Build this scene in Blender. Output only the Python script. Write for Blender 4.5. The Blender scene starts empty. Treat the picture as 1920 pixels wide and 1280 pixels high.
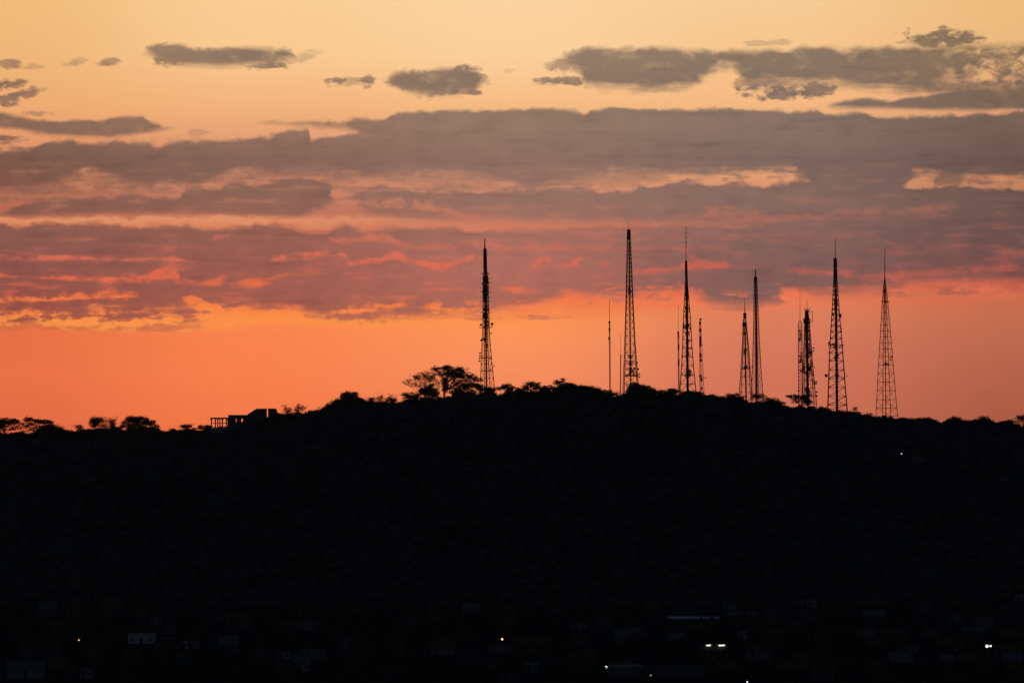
import bpy, math, random
import numpy as np
from mathutils import Vector, noise as mnoise

S = bpy.context.scene
COL = S.collection
rad = math.radians

# ------------------------------------------------------------------ camera
CAM_H = 60.0
PXDEG = 10.0 / 1920.0                      # degrees seen per photo pixel
EYE = 864.0                                # photo row of eye level
cam = bpy.data.cameras.new('camera')
cam.sensor_width = 36.0
cam.angle = rad(10.0)
cam.clip_start = 1.0
cam.clip_end = 80000.0
camo = bpy.data.objects.new('camera', cam)
COL.objects.link(camo)
camo.location = (0, 0, CAM_H)
camo.rotation_euler = (rad(90 + (EYE - 640) * PXDEG), 0, 0)
S.camera = camo
S.view_settings.view_transform = 'Standard'
S.view_settings.look = 'None'
S.view_settings.exposure = 0.0
S.view_settings.gamma = 1.0

# ------------------------------------------------------------------ world: dusk sky
SUN_ELEV, SUN_AZ = 0.4, -3.0               # degrees; the sun is behind the ridge, a little to the left
def lin(c):
    out = []
    for v in c[:3]:
        v = v / 255.0
        out.append(v / 12.92 if v <= 0.04045 else ((v + 0.055) / 1.055) ** 2.4)
    return (*out, 1.0)

W = bpy.data.worlds.new('World')
S.world = W
W.use_nodes = True
NT = W.node_tree
NT.nodes.clear()
def nd(t, **kw):
    n = NT.nodes.new(t)
    for k, v in kw.items():
        setattr(n, k, v)
    return n
def put(sock, v):
    if isinstance(v, bpy.types.NodeSocket):
        NT.links.new(v, sock)
    else:
        sock.default_value = v
def M(op, a, b=None, c=None, clamp=False):
    n = nd('ShaderNodeMath', operation=op, use_clamp=clamp)
    put(n.inputs[0], a)
    if b is not None: put(n.inputs[1], b)
    if c is not None: put(n.inputs[2], c)
    return n.outputs[0]
def SS(v, a, b, lo=0.0, hi=1.0, mode='SMOOTHSTEP'):
    n = nd('ShaderNodeMapRange', interpolation_type=mode, clamp=True)
    put(n.inputs[0], v); put(n.inputs[1], a); put(n.inputs[2], b)
    put(n.inputs[3], lo); put(n.inputs[4], hi)
    return n.outputs[0]
def MIX(f, a, b, blend='MIX'):
    n = nd('ShaderNodeMix', data_type='RGBA', blend_type=blend, clamp_factor=True)
    put(n.inputs[0], f); put(n.inputs[6], a); put(n.inputs[7], b)
    return n.outputs[2]
def CURVE(s, pts):
    n = nd('ShaderNodeFloatCurve')
    cm = n.mapping
    cm.use_clip = False
    c = cm.curves[0]
    c.points[0].location = pts[0]
    c.points[1].location = pts[-1]
    for p in pts[1:-1]:
        c.points.new(*p)
    for p in c.points:
        p.handle_type = 'VECTOR'
    cm.update()
    put(n.inputs[1], s)
    return n.outputs[0]
def RAMP(f, stops):
    n = nd('ShaderNodeValToRGB')
    e = n.color_ramp.elements
    e[0].position = stops[0][0]; e[0].color = stops[0][1]
    e[1].position = stops[-1][0]; e[1].color = stops[-1][1]
    for p, c in stops[1:-1]:
        k = e.new(p); k.color = c
    put(n.inputs[0], f)
    return n.outputs[0]
def NOISE(x, y, z, detail=5, rough=0.55):
    v = nd('ShaderNodeCombineXYZ')
    put(v.inputs[0], x); put(v.inputs[1], y); put(v.inputs[2], z)
    n = nd('ShaderNodeTexNoise', noise_dimensions='3D')
    put(n.inputs['Vector'], v.outputs[0])
    n.inputs['Scale'].default_value = 1.0
    n.inputs['Detail'].default_value = detail
    n.inputs['Roughness'].default_value = rough
    return n.outputs[0]

tc = nd('ShaderNodeTexCoord')
sep = nd('ShaderNodeSeparateXYZ')
NT.links.new(tc.outputs['Generated'], sep.inputs[0])
DX, DY, DZ = sep.outputs
azi = M('ARCTAN2', DX, DY)                               # compass angle, 0 = straight over the ridge
ele = M('ARCSINE', DZ)
U0 = M('MULTIPLY_ADD', azi, 57.29578 / PXDEG, 960.0)     # sky measured in 1/192 degree steps
V0 = M('MULTIPLY_ADD', ele, -57.29578 / PXDEG, EYE)
# domain warp so that no outline is a plain curve
w1 = NOISE(M('MULTIPLY', U0, 1/70.), M('MULTIPLY', V0, 1/42.), 3.1, 6, 0.62)
w2 = NOISE(M('MULTIPLY', U0, 1/70.), M('MULTIPLY', V0, 1/42.), 17.7, 5, 0.6)
U = M('ADD', U0, M('MULTIPLY_ADD', w2, 70.0, -35.0))
V = V0
nbig = M('SUBTRACT', w1, 0.5)                            # about -.3 .. .3
nmid = M('SUBTRACT', NOISE(M('MULTIPLY', U, 1/38.), M('MULTIPLY', M('MULTIPLY_ADD', nbig, 34.0, V0), 1/22.), 23.0, 5, 0.56), 0.5)
nfine = M('SUBTRACT', NOISE(M('MULTIPLY', U0, 1/16.), M('MULTIPLY', V0, 1/10.), 9.0, 3, 0.5), 0.5)
nstreak = M('SUBTRACT', NOISE(M('MULTIPLY', U0, 1/130.), M('MULTIPLY', V0, 1/12.), 5.0, 4, 0.52), 0.5)
EDGE_PUFF = M('ADD', M('MULTIPLY', nbig, 2.0), M('ADD', M('MULTIPLY', nmid, 1.7), M('MULTIPLY', nfine, .45)))
EDGE_BLOB = M('ADD', M('MULTIPLY', nbig, 1.6), M('ADD', M('MULTIPLY', nmid, 2.4), M('ADD', M('MULTIPLY', nstreak, .9), M('MULTIPLY', nfine, 1.3))))
EDGE_STRK = M('ADD', M('MULTIPLY', nstreak, 1.9), M('ADD', M('MULTIPLY', nmid, 1.3), M('MULTIPLY', nfine, .6)))

LANEMOD = SS(M('ADD', nmid, nfine), -.18, .10, .5, 1.0)
def bank(pts, acc, st=5., sb=6., at=14., ab=14., op=1.0, streak=False, lane=False):
    """one cloud bank: pts = (u, top row, bottom row); lane: (u, centre row, half height)"""
    u0, u1 = pts[0][0], pts[-1][0]
    s = M('MULTIPLY_ADD', U, 1.0 / (u1 - u0), -u0 / (u1 - u0), clamp=True)
    if lane:
        pts = [(u, c - h, c + h) for u, c, h in pts]
    A = CURVE(s, [((u - u0) / (u1 - u0), t / 1000.) for u, t, b in pts])
    B = CURVE(s, [((u - u0) / (u1 - u0), b / 1000.) for u, t, b in pts])
    top = M('MULTIPLY_ADD', A, -1000.0, V)
    bot = M('MULTIPLY_ADD', B, 1000.0, M('MULTIPLY', V, -1.0))
    ed = EDGE_STRK if streak else EDGE_PUFF
    top = M('MULTIPLY_ADD', ed, at, top)
    bot = M('MULTIPLY_ADD', EDGE_STRK, ab, bot)
    d = M('MULTIPLY', SS(top, -st * 1.1, st * 1.3), SS(bot, -sb * 1.4, sb * 1.4))
    if lane:
        d = M('MULTIPLY', d, LANEMOD)
    if u0 > -50 and u1 < 1990:
        d = M('MULTIPLY', d, M('MULTIPLY', SS(U, u0, u0 + 14), SS(U, u1, u1 - 14)))
    elif u0 > -50:
        d = M('MULTIPLY', d, SS(U, u0, u0 + 14))
    elif u1 < 1990:
        d = M('MULTIPLY', d, SS(U, u1, u1 - 14))
    if op != 1.0:
        d = M('MULTIPLY', d, op)
    if acc is None:
        return d
    return M('MULTIPLY_ADD', d, M('SUBTRACT', 1.0, acc), acc)   # acc + d (1-acc)

def blob(u, v, ru, rv, acc, op=1.0, slant=0.0):
    x = M('MULTIPLY_ADD', U0, 1.0 / ru, -u / ru)
    y = M('MULTIPLY_ADD', V0, 1.0 / rv, -v / rv)
    if slant:
        y = M('MULTIPLY_ADD', x, slant, y)
    r = M('ADD', M('MULTIPLY', x, x), M('MULTIPLY', y, y))
    r = M('ADD', r, M('MULTIPLY', EDGE_BLOB, 2.0))
    d = SS(r, 1.45, 0.15, 0.0, op)
    return M('MULTIPLY_ADD', d, M('SUBTRACT', 1.0, acc), acc)

# ---- grey cloud banks (rows and columns in 1/192 degree) ----
D = bank([(262, 100, 96), (282, 88, 102), (325, 84, 119), (345, 89, 121), (362, 94, 122), (400, 93, 124), (460, 89, 120),
          (485, 90, 117), (530, 91, 113), (548, 97, 108), (565, 106, 100)], None, 7, 8, 9, 8)
D = blob(312, 93, 38, 11, D, 1, -.1)
D = blob(345, 107, 60, 15, D, 1)
D = blob(508, 120, 40, 11, D, .95, .2)
D = blob(420, 106, 60, 14, D, .9)
D = blob(572, 106, 26, 11, D, .4, .5)
D = blob(16, 122, 20, 9, D, .85)
D = blob(32, 126, 20, 6, D, .6, -.3)
D = blob(62, 126, 18, 6, D, .4)
D = blob(148, 115, 20, 7, D, .38, .3)
D = blob(130, 121, 16, 5, D, .3, .3)
D = blob(206, 118, 18, 8, D, .75)
D = blob(192, 121, 16, 4, D, .5)
D = blob(12, 164, 32, 12, D, 1)
D = blob(48, 175, 36, 9, D, .9, .55)
D = blob(8, 190, 34, 11, D, .9)
D = blob(66, 215, 34, 6, D, .55)
D = blob(8, 263, 34, 10, D, .95)
D = blob(372, 248, 20, 7, D, .35)
D = blob(625, 153, 20, 9, D, .85, .3)
D = blob(686, 152, 15, 12, D, .85)
D = blob(655, 154, 36, 9, D, .5)
D = blob(952, 134, 12, 6, D, .25)
D = bank([(-60, 210, 236), (0, 213, 240), (40, 221, 245), (62, 227, 252), (130, 227, 257), (200, 224, 260), (262, 219, 252),
          (276, 229, 247), (300, 233, 244), (325, 238, 240), (345, 246, 236)], D, 4, 6, 7, 7)
D = bank([(716, 156, 150), (732, 143, 156), (748, 135, 164), (760, 137, 168), (790, 134, 174), (820, 129, 176), (860, 128, 173),
          (893, 131, 165), (906, 142, 152), (918, 152, 144)], D, 7, 9, 9, 9)
D = blob(762, 148, 36, 17, D, .95, .1)
D = blob(862, 150, 48, 24, D, 1)
D = blob(815, 155, 60, 21, D, .95)
D = blob(1050, 124, 26, 15, D, .7)
D = blob(1052, 152, 44, 9, D, .9)
D = blob(1105, 104, 50, 15, D, .9)
D = bank([(1040, 112, 100), (1062, 104, 112), (1086, 98, 140), (1100, 92, 160), (1140, 90, 163), (1180, 88, 165), (1250, 89, 165),
          (1280, 91, 165), (1305, 93, 158), (1325, 95, 140), (1350, 97, 124), (1378, 96, 128), (1392, 96, 146), (1408, 95, 156), (1430, 94, 158), (1480, 92, 156), (1560, 89, 154), (1640, 89, 165),
          (1700, 90, 172), (1800, 88, 178), (1920, 86, 182), (2000, 86, 182)], D, 7, 11, 12, 16, .97)
D = blob(1775, 74, 68, 18, D, 1)
D = blob(1772, 58, 22, 9, D, .9)
D = blob(1440, 81, 44, 6, D, .38, .35)
D = blob(1455, 172, 62, 16, D, .97)
D = blob(1420, 158, 34, 14, D, .6)
D = blob(1535, 170, 40, 15, D, .92)
D = bank([(1540, 204, 196), (1565, 196, 201), (1592, 190, 203), (1622, 187, 204), (1672, 190, 204), (1752, 178, 206), (1850, 166, 208), (2000, 168, 208)],
         D, 4, 5, 6, 4)
# torn right end: holes eaten out of the upper bank
hn = NOISE(M('MULTIPLY', U0, 1/52.), M('MULTIPLY', V0, 1/34.), 31.0, 5, .6)
hole = M('MULTIPLY', SS(hn, .43, .66), M('MULTIPLY', SS(U0, 1720, 1850), M('MULTIPLY', SS(V0, 85, 100), SS(V0, 175, 150))))
D = M('MULTIPLY', D, M('MULTIPLY_ADD', hole, -1.0, 1.0))
# density inside the small clouds is uneven, thinner at the base
D = M('MULTIPLY', D, SS(M('ADD', nmid, nbig), -.34, .0, .78, 1.0))
# first long bank, with its thin upper tongue
D = bank([(470, 232, 226), (570, 226, 232), (640, 224, 240), (700, 222, 262), (740, 214, 300), (780, 208, 310), (850, 209, 310), (900, 205, 310),
          (955, 208, 310), (985, 202, 310), (1070, 205, 310), (1095, 212, 310), (1122, 206, 310), (1200, 202, 310), (1280, 205, 310), (1340, 201, 310),
          (1400, 207, 310), (1420, 212, 310), (1460, 209, 310), (1500, 210, 310), (1528, 207, 310), (1550, 214, 310), (1620, 211, 310), (1660, 221, 310),
          (1700, 218, 310), (2000, 210, 310)], D, 4, 8, 11, 8)
D = bank([(-60, 284, 352), (20, 284, 356), (60, 279, 356), (90, 266, 348), (130, 263, 336), (160, 268, 322), (215, 268, 328), (250, 274, 350), (300, 276, 346),
          (345, 266, 346), (375, 264, 345), (405, 263, 330), (450, 261, 318), (480, 255, 326), (540, 248, 324), (568, 242, 324), (578, 262, 326), (640, 252, 328),
          (700, 250, 326), (800, 250, 322), (870, 250, 318), (905, 250, 328), (960, 250, 344), (1000, 250, 352), (1060, 250, 338), (1100, 250, 326),
          (1150, 250, 312), (1200, 250, 320), (1300, 250, 325), (1400, 250, 318), (1500, 250, 322), (1530, 250, 360), (1680, 250, 360), (1705, 250, 326),
          (1800, 250, 334), (2000, 250, 334)], D, 5, 9, 12, 18)
# second bank
D = bank([(-60, 404, 404), (10, 398, 404), (30, 387, 406), (60, 377, 405), (100, 375, 404), (150, 373, 403), (240, 369, 401), (330, 371, 399), (345, 358, 398),
          (400, 353, 400), (470, 342, 405), (490, 348, 406), (512, 341, 407), (545, 334, 406), (600, 335, 396), (625, 342, 380), (640, 366, 358)],
         D, 4, 6, 10, 9, .95)
D = bank([(630, 378, 368), (662, 364, 392), (700, 352, 402), (800, 357, 412), (870, 358, 413), (920, 360, 412), (1000, 353, 415), (1100, 352, 415), (1140, 357, 416),
          (1190, 357, 418), (1212, 350, 420), (1300, 341, 420), (1340, 346, 420), (1430, 348, 430), (1500, 336, 440), (1560, 330, 440), (1690, 340, 440),
          (1702, 350, 440), (1740, 352, 440), (1800, 347, 440), (1850, 355, 440), (2000, 352, 440)], D, 4, 10, 13, 14, .95)
# third, deepest bank down to the glowing rim
D = bank([(-60, 420, 616), (0, 420, 616), (30, 427, 617), (60, 421, 617), (130, 419, 610), (200, 419, 612), (215, 425, 613), (280, 425, 616), (350, 424, 612), (385, 428, 606), (405, 428, 590),
          (460, 421, 578), (540, 423, 577), (560, 430, 582), (600, 432, 598), (640, 422, 603), (680, 432, 602), (760, 426, 597), (850, 426, 594), (900, 430, 588), (960, 430, 578),
          (1010, 428, 570), (1060, 426, 552), (1100, 425, 556), (1150, 425, 560), (1200, 425, 556), (1290, 424, 545), (1322, 424, 564), (1345, 424, 574), (1420, 424, 574),
          (1455, 424, 566), (1470, 424, 543), (1500, 424, 546), (1545, 424, 549), (1600, 424, 540), (1700, 424, 536), (1800, 424, 530), (2000, 424, 528)],
         D, 5, 9, 14, 22, .97)
D = bank([(60, 612, 610), (100, 612, 618), (200, 610, 618), (300, 612, 622), (380, 608, 614), (430, 604, 602)], D, 3, 4, 8, 8, .75, True)

D = bank([(930, 356, 350), (1000, 322, 352), (1060, 312, 350), (1150, 310, 346), (1230, 308, 345), (1275, 318, 330), (1300, 330, 326)], D, 8, 8, 20, 20, .52)
D = bank([(1480, 345, 330), (1500, 318, 345), (1560, 310, 345), (1690, 316, 345), (1710, 335, 330)], D, 8, 8, 14, 14, .9)
D = bank([(1745, 345, 338), (1765, 325, 352), (1795, 325, 350), (1815, 345, 338)], D, 6, 6, 10, 10, .7)
D = bank([(-60, 330, 372), (60, 340, 374), (160, 352, 372), (260, 358, 360)], D, 8, 10, 14, 14, .5)
D = bank([(1490, 556, 550), (1530, 548, 560), (1620, 542, 552), (1700, 538, 550), (1800, 533, 546), (2000, 532, 542)], D, 6, 8, 16, 18, .6, True)
D = blob(655, 594, 46, 7, D, .8)
D = blob(588, 592, 22, 4, D, .5)
D = blob(705, 604, 40, 4, D, .45)
D = blob(1000, 594, 60, 5, D, .6)
D = blob(905, 596, 40, 5, D, .5)
D = blob(1120, 566, 50, 8, D, .45)
D = blob(1235, 556, 34, 8, D, .5)
D = blob(1690, 552, 60, 5, D, .4)
D = blob(1800, 548, 44, 6, D, .55)
D = bank([(60, 340, 330), (110, 318, 346), (220, 318, 352), (330, 330, 350), (420, 312, 346), (560, 316, 340), (640, 314, 345), (760, 314, 346), (930, 318, 350), (960, 340, 350)], D, 8, 8, 24, 24, .42)
# thin veils in the gaps between banks
veil = M('MULTIPLY', SS(M('ADD', M('MULTIPLY', nbig, 1.2), M('ADD', nstreak, M('MULTIPLY', nfine, .5))), -.06, .30), M('MULTIPLY', SS(V0, 232, 300), SS(V0, 408, 385)))
D = M('MULTIPLY_ADD', M('MULTIPLY', veil, .75), M('SUBTRACT', 1.0, D), D)
# ---- gaps lit from below by the sun that has gone down ----
L = bank([(-60, 480, 2.2), (0, 480, 2.2), (60, 482, 2.0), (350, 488, 1.2), (420, 488, -3), (495, 483, -2), (512, 483, 4), (545, 475, 4), (640, 478, 2.5), (655, 494, 2.2), (705, 488, 6),
          (740, 480, 7), (790, 492, 5), (822, 500, 5), (860, 490, 4), (885, 479, 3), (905, 470, -3), (990, 497, -4), (1003, 493, 5), (1028, 483, 5), (1040, 497, 1.5),
          (1068, 498, 2), (1092, 484, 6), (1105, 480, -4), (1125, 495, 0), (1135, 495, 5), (1150, 495, -4), (1175, 507, -1), (1190, 507, 4), (1240, 508, 4),
          (1290, 500, 6), (1340, 497, 4), (1380, 497, -3)], None, 4, 4, 11, 11, .85, False, True)
L = bank([(-60, 518, 1.2), (0, 518, 1.5), (165, 523, 1.5), (180, 526, 4), (260, 524, 5), (302, 514, 10), (315, 510, 14), (335, 524, 4), (400, 527, 4), (420, 521, 4), (432, 518, -3),
          (440, 533, -2), (450, 532, 3.5), (485, 530, 5), (522, 520, 4), (540, 515, -4), (900, 540, -4), (930, 541, 1), (950, 541, 4), (990, 543, 4), (1008, 543, -4),
          (1240, 540, -2), (1275, 530, 5), (1290, 545, 10), (1318, 545, 6), (1330, 545, -6)], L, 4, 4, 11, 11, .8, False, True)
L = bank([(-60, 568, 2), (0, 567, 3), (120, 559, 3), (190, 552, 3), (252, 548, 5), (265, 548, -4), (320, 572, -4), (342, 568, 7), (362, 568, 10), (392, 578, 5), (430, 590, 10),
          (520, 588, 10), (560, 590, 5), (580, 598, -2), (640, 584, -2), (660, 582, 3), (720, 574, 3), (815, 573, 2), (840, 575, -3), (960, 570, -3), (1000, 590, 5), (1060, 566, 12), (1100, 566, 9),
          (1150, 575, 8), (1250, 560, 10), (1300, 556, 7), (1330, 560, -4), (1450, 556, -4), (1470, 549, 8), (1500, 558, 6), (1560, 560, -3), (1640, 548, -2),
          (1700, 545, 6), (1800, 544, 5), (2000, 536, 5)], L, 5, 6, 22, 22, .9, False, True)
L = bank([(-60, 583, 4), (70, 585, 5), (85, 588, -2), (98, 590, 4), (126, 588, 6), (140, 588, -3), (255, 586, 0), (280, 580, 3), (340, 578, 3), (352, 575, -5)],
         L, 4, 4, 11, 11, .8, False, True)
L = bank([(-60, 603, 4), (60, 606, 5), (130, 604, 5), (200, 607, 6), (260, 600, 6), (330, 604, 6), (400, 608, 6), (440, 606, 5), (470, 600, -3), (540, 596, 2), (580, 606, 4),
          (700, 607, 4), (760, 603, 4), (900, 602, 4), (1000, 602, 4), (1080, 592, 5), (1200, 575, 5), (1270, 570, 4), (1320, 575, -4)], L, 4, 7, 20, 20, .75, False, True)
L = bank([(380, 445, -3), (402, 444, 4), (436, 441, 5), (450, 442, -2), (500, 444, -1), (508, 443, 4), (518, 443, -2), (560, 438, -1), (575, 437, 3), (610, 434, 3), (635, 452, 4),
          (690, 442, 9), (722, 446, 5), (750, 459, 3), (800, 460, 3), (880, 456, 6), (940, 462, 3), (1000, 464, 3), (1100, 462, 4), (1150, 463, 3), (1280, 468, 3),
          (1300, 480, 7), (1330, 492, 6), (1360, 497, 2), (1380, 500, -3), (1450, 508, -3), (1505, 508, 4), (1560, 512, 5), (1620, 517, 4), (1700, 515, 6), (1800, 507, 5), (2000, 500, 5)],
         L, 5, 5, 12, 12, .6, False, True)
L = bank([(560, 405, -3), (600, 392, 5), (650, 385, 8), (720, 378, 5), (800, 384, 7), (850, 400, 7), (900, 414, 5), (980, 425, 4), (1100, 428, 4), (1200, 423, 5), (1260, 415, 7), (1290, 407, 7),
          (1350, 397, 14), (1420, 406, 10), (1560, 408, 4), (1610, 392, 4), (1700, 395, 5), (1770, 398, 5), (1800, 395, -3)], L, 9, 9, 24, 24, .65, False, True)
L = bank([(1100, 450, -3), (1200, 448, 2), (1250, 437, 3), (1400, 438, 3), (1600, 440, 2), (1700, 460, 4), (1800, 473, 2), (1900, 475, 2), (2000, 475, 2)], L, 6, 6, 18, 18, .35, False, True)
L = bank([(1580, 522, -3), (1660, 520, 3), (1730, 528, 5), (1800, 530, 4), (2000, 522, 4)], L, 6, 6, 18, 18, .5, False, True)
# fine red streaks inside the lowest banks
stk = M('MULTIPLY', SS(M('ADD', nstreak, M('MULTIPLY', nbig, .8)), .02, .26), M('MULTIPLY', SS(V0, 330, 400), SS(V0, 610, 570)))
L = M('MULTIPLY_ADD', M('MULTIPLY', stk, .16), M('SUBTRACT', 1.0, L), L)
# broken bright rim under the lowest bank
RB = [(-60, 608), (0, 610), (100, 614), (200, 616), (300, 618), (400, 612), (440, 592), (560, 592), (600, 600), (680, 606), (760, 600), (900, 592), (1010, 590), (1060, 574), (1150, 578), (1200, 572), (1300, 562), (1330, 572),
      (1460, 566), (1480, 552), (1560, 552), (1700, 545), (2000, 540)]
rim = bank([(u, r - (30 if u < 430 else 12 if u < 1000 else 32 if u < 1310 else 14), r + (2 if u < 430 else 8 if u < 1310 else 6)) for u, r in RB], None, 8, 5, 22, 18)
rim = M('MULTIPLY', rim, SS(M('ADD', M('MULTIPLY', nstreak, 1.1), M('ADD', nmid, M('MULTIPLY', nfine, .7))), -.12, .16))
rim = M('MULTIPLY', rim, SS(U0, 1330, 1300, .35, 1.0))
L = M('MULTIPLY_ADD', M('MULTIPLY', rim, .8), M('SUBTRACT', 1.0, L), L)

# ---- colours ----
def colgrid(cols):
    vn = M('MULTIPLY', M('ADD', V0, M('MULTIPLY', SS(V0, 250, 330), M('MULTIPLY_ADD', nmid, 26.0, M('MULTIPLY', nbig, 34.0)))), 1.0 / 900.0)
    out = None
    pu = None
    for u, stops in cols:
        r = RAMP(vn, [(max(0, min(1, v / 900.0)), lin(c)) for v, c in stops])
        if out is None:
            out = r
        else:
            out = MIX(SS(U0, pu, u, mode='SMOOTHSTEP'), out, r)
        pu = u
    return out
SKYC = colgrid([
 (0,    [(0,(240,188,122)),(100,(238,182,120)),(200,(238,170,112)),(270,(228,150,105)),(350,(196,124,92)),(392,(182,104,82)),(403,(188,108,84)),(412,(224,146,102)),(424,(212,126,90)),(480,(200,100,75)),(560,(215,100,70)),(600,(240,122,66)),(625,(230,112,66)),(700,(232,112,68)),(800,(225,105,65))]),
 (480,  [(0,(250,205,148)),(100,(249,200,143)),(200,(243,178,122)),(270,(225,155,115)),(340,(203,133,100)),(370,(196,122,97)),(395,(190,112,90)),(404,(198,118,92)),(411,(226,148,106)),(424,(214,126,92)),(480,(222,112,85)),(560,(235,112,72)),(595,(251,140,70)),(625,(248,130,76)),(700,(247,128,76)),(800,(242,118,70))]),
 (960,  [(0,(252,211,160)),(100,(252,207,155)),(190,(247,188,132)),(270,(222,160,120)),(340,(203,138,108)),(390,(195,122,98)),(418,(205,125,97)),(480,(225,118,92)),(560,(240,120,80)),(600,(254,148,82)),(640,(252,146,90)),(700,(245,140,92)),(800,(235,125,80))]),
 (1440, [(0,(247,203,150)),(100,(246,196,140)),(190,(246,185,130)),(260,(220,160,120)),(330,(225,155,112)),(410,(190,120,95)),(480,(200,110,88)),(545,(240,120,80)),(590,(220,125,90)),(640,(215,120,92)),(700,(210,115,88)),(780,(205,112,84))]),
 (1920, [(0,(238,188,125)),(100,(236,184,125)),(200,(225,160,115)),(330,(200,135,98)),(410,(150,95,80)),(480,(150,88,78)),(530,(200,95,75)),(550,(205,105,75)),(600,(195,108,78)),(700,(180,98,72)),(780,(170,90,66))]),
])
CLDC = colgrid([
 (0,    [(60,(180,140,105)),(100,(165,130,100)),(180,(140,108,88)),(240,(138,104,86)),(300,(122,88,74)),(350,(130,88,75)),(400,(135,90,77)),(440,(135,88,78)),(500,(140,84,76)),(560,(145,80,70)),(600,(165,85,68)),(625,(190,90,65))]),
 (480,  [(60,(150,125,102)),(100,(142,118,98)),(240,(150,115,95)),(300,(135,100,88)),(360,(138,100,86)),(440,(148,95,82)),(500,(152,92,80)),(560,(158,92,78)),(610,(175,98,80))]),
 (960,  [(60,(155,130,110)),(100,(150,125,105)),(150,(138,115,98)),(230,(148,120,102)),(300,(143,110,97)),(380,(150,112,98)),(440,(165,110,95)),(500,(175,108,95)),(560,(170,103,88)),(610,(180,100,85))]),
 (1440, [(60,(140,118,98)),(100,(135,115,98)),(150,(130,110,97)),(230,(138,115,102)),(300,(128,104,95)),(380,(132,104,95)),(440,(132,98,92)),(500,(128,93,88)),(560,(125,92,88))]),
 (1920, [(60,(135,112,88)),(100,(130,108,88)),(170,(125,102,86)),(230,(118,97,84)),(300,(108,86,78)),(380,(108,84,78)),(440,(108,80,76)),(500,(118,80,75)),(550,(150,88,76))]),
])
LITC = colgrid([
 (600,  [(340,(215,150,110)),(400,(212,125,98)),(470,(222,112,85)),(520,(228,105,75)),(560,(243,118,70)),(585,(250,134,68)),(605,(252,148,70))]),
 (1800, [(340,(190,125,98)),(400,(165,105,90)),(470,(180,98,85)),(510,(190,92,78)),(550,(225,112,80)),(600,(225,120,82))]),
])
lay = M('ADD', nstreak, M('MULTIPLY', nbig, .7))
cloudc0 = MIX(M('MULTIPLY_ADD', nbig, 1.6, .5, clamp=True), MIX(1.0, CLDC, (.90, .90, .91, 1), 'MULTIPLY'), MIX(1.0, CLDC, (1.10, 1.09, 1.07, 1), 'MULTIPLY'))
cloudc = MIX(M('MULTIPLY', SS(lay, -.02, -.26), .8), cloudc0, MIX(1.0, cloudc0, (.84, .83, .86, 1), 'MULTIPLY'))
cloudc = MIX(M('MULTIPLY', M('MULTIPLY', SS(lay, .03, .26), SS(V0, 290, 340)), .55), cloudc, MIX(.45, cloudc, LITC))
view = MIX(L, MIX(D, SKYC, cloudc), LITC)
# above the band seen in the photograph the afterglow fades into a dim blue evening sky
nish = nd('ShaderNodeTexSky', sky_type='NISHITA')
nish.sun_disc = False
nish.sun_elevation = rad(SUN_ELEV)
nish.sun_rotation = rad(SUN_AZ)
NISHK = 0.05
amb = MIX(1.0, nish.outputs[0], (NISHK * .85, NISHK * 1.15, NISHK * 2.0, 1), 'MULTIPLY')
amb = MIX(SS(DY, -.3, .3), amb, MIX(1.0, amb, (.20, .18, .16, 1), 'MULTIPLY'))      # unseen sky on the sunset side dimmed to keep ground and roofs dark
near = M('MULTIPLY', SS(M('ABSOLUTE', azi), rad(55), rad(7)), SS(ele, rad(9), rad(5.2)))
# the sky is that much brighter behind the haze lying over the land
thru = M('MINIMUM', M('DIVIDE', 140.0, M('MAXIMUM', ele, .004)), 9100.0)
gain = M('EXPONENT', M('MULTIPLY', thru, 2.0e-5))
gcol = nd('ShaderNodeCombineXYZ')
for i_ in range(3): put(gcol.inputs[i_], gain)
view = MIX(1.0, view, gcol.outputs[0], 'MULTIPLY')
final = MIX(near, amb, view)
bg = nd('ShaderNodeBackground')
put(bg.inputs[0], final)
bg.inputs[1].default_value = 1.0
ow = nd('ShaderNodeOutputWorld')
NT.links.new(bg.outputs[0], ow.inputs[0])

# ------------------------------------------------------------------ sun, just above the hidden horizon behind the ridge
sl = bpy.data.lights.new('sun', 'SUN')
sl.energy = 0.3
sl.angle = rad(0.5)
sl.color = (1.0, .55, .3)
slo = bpy.data.objects.new('sun', sl)
COL.objects.link(slo)
sd = Vector((math.sin(rad(SUN_AZ)) * math.cos(rad(SUN_ELEV)), math.cos(rad(SUN_AZ)) * math.cos(rad(SUN_ELEV)), math.sin(rad(SUN_ELEV))))
slo.rotation_euler = sd.to_track_quat('Z', 'Y').to_euler()

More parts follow.
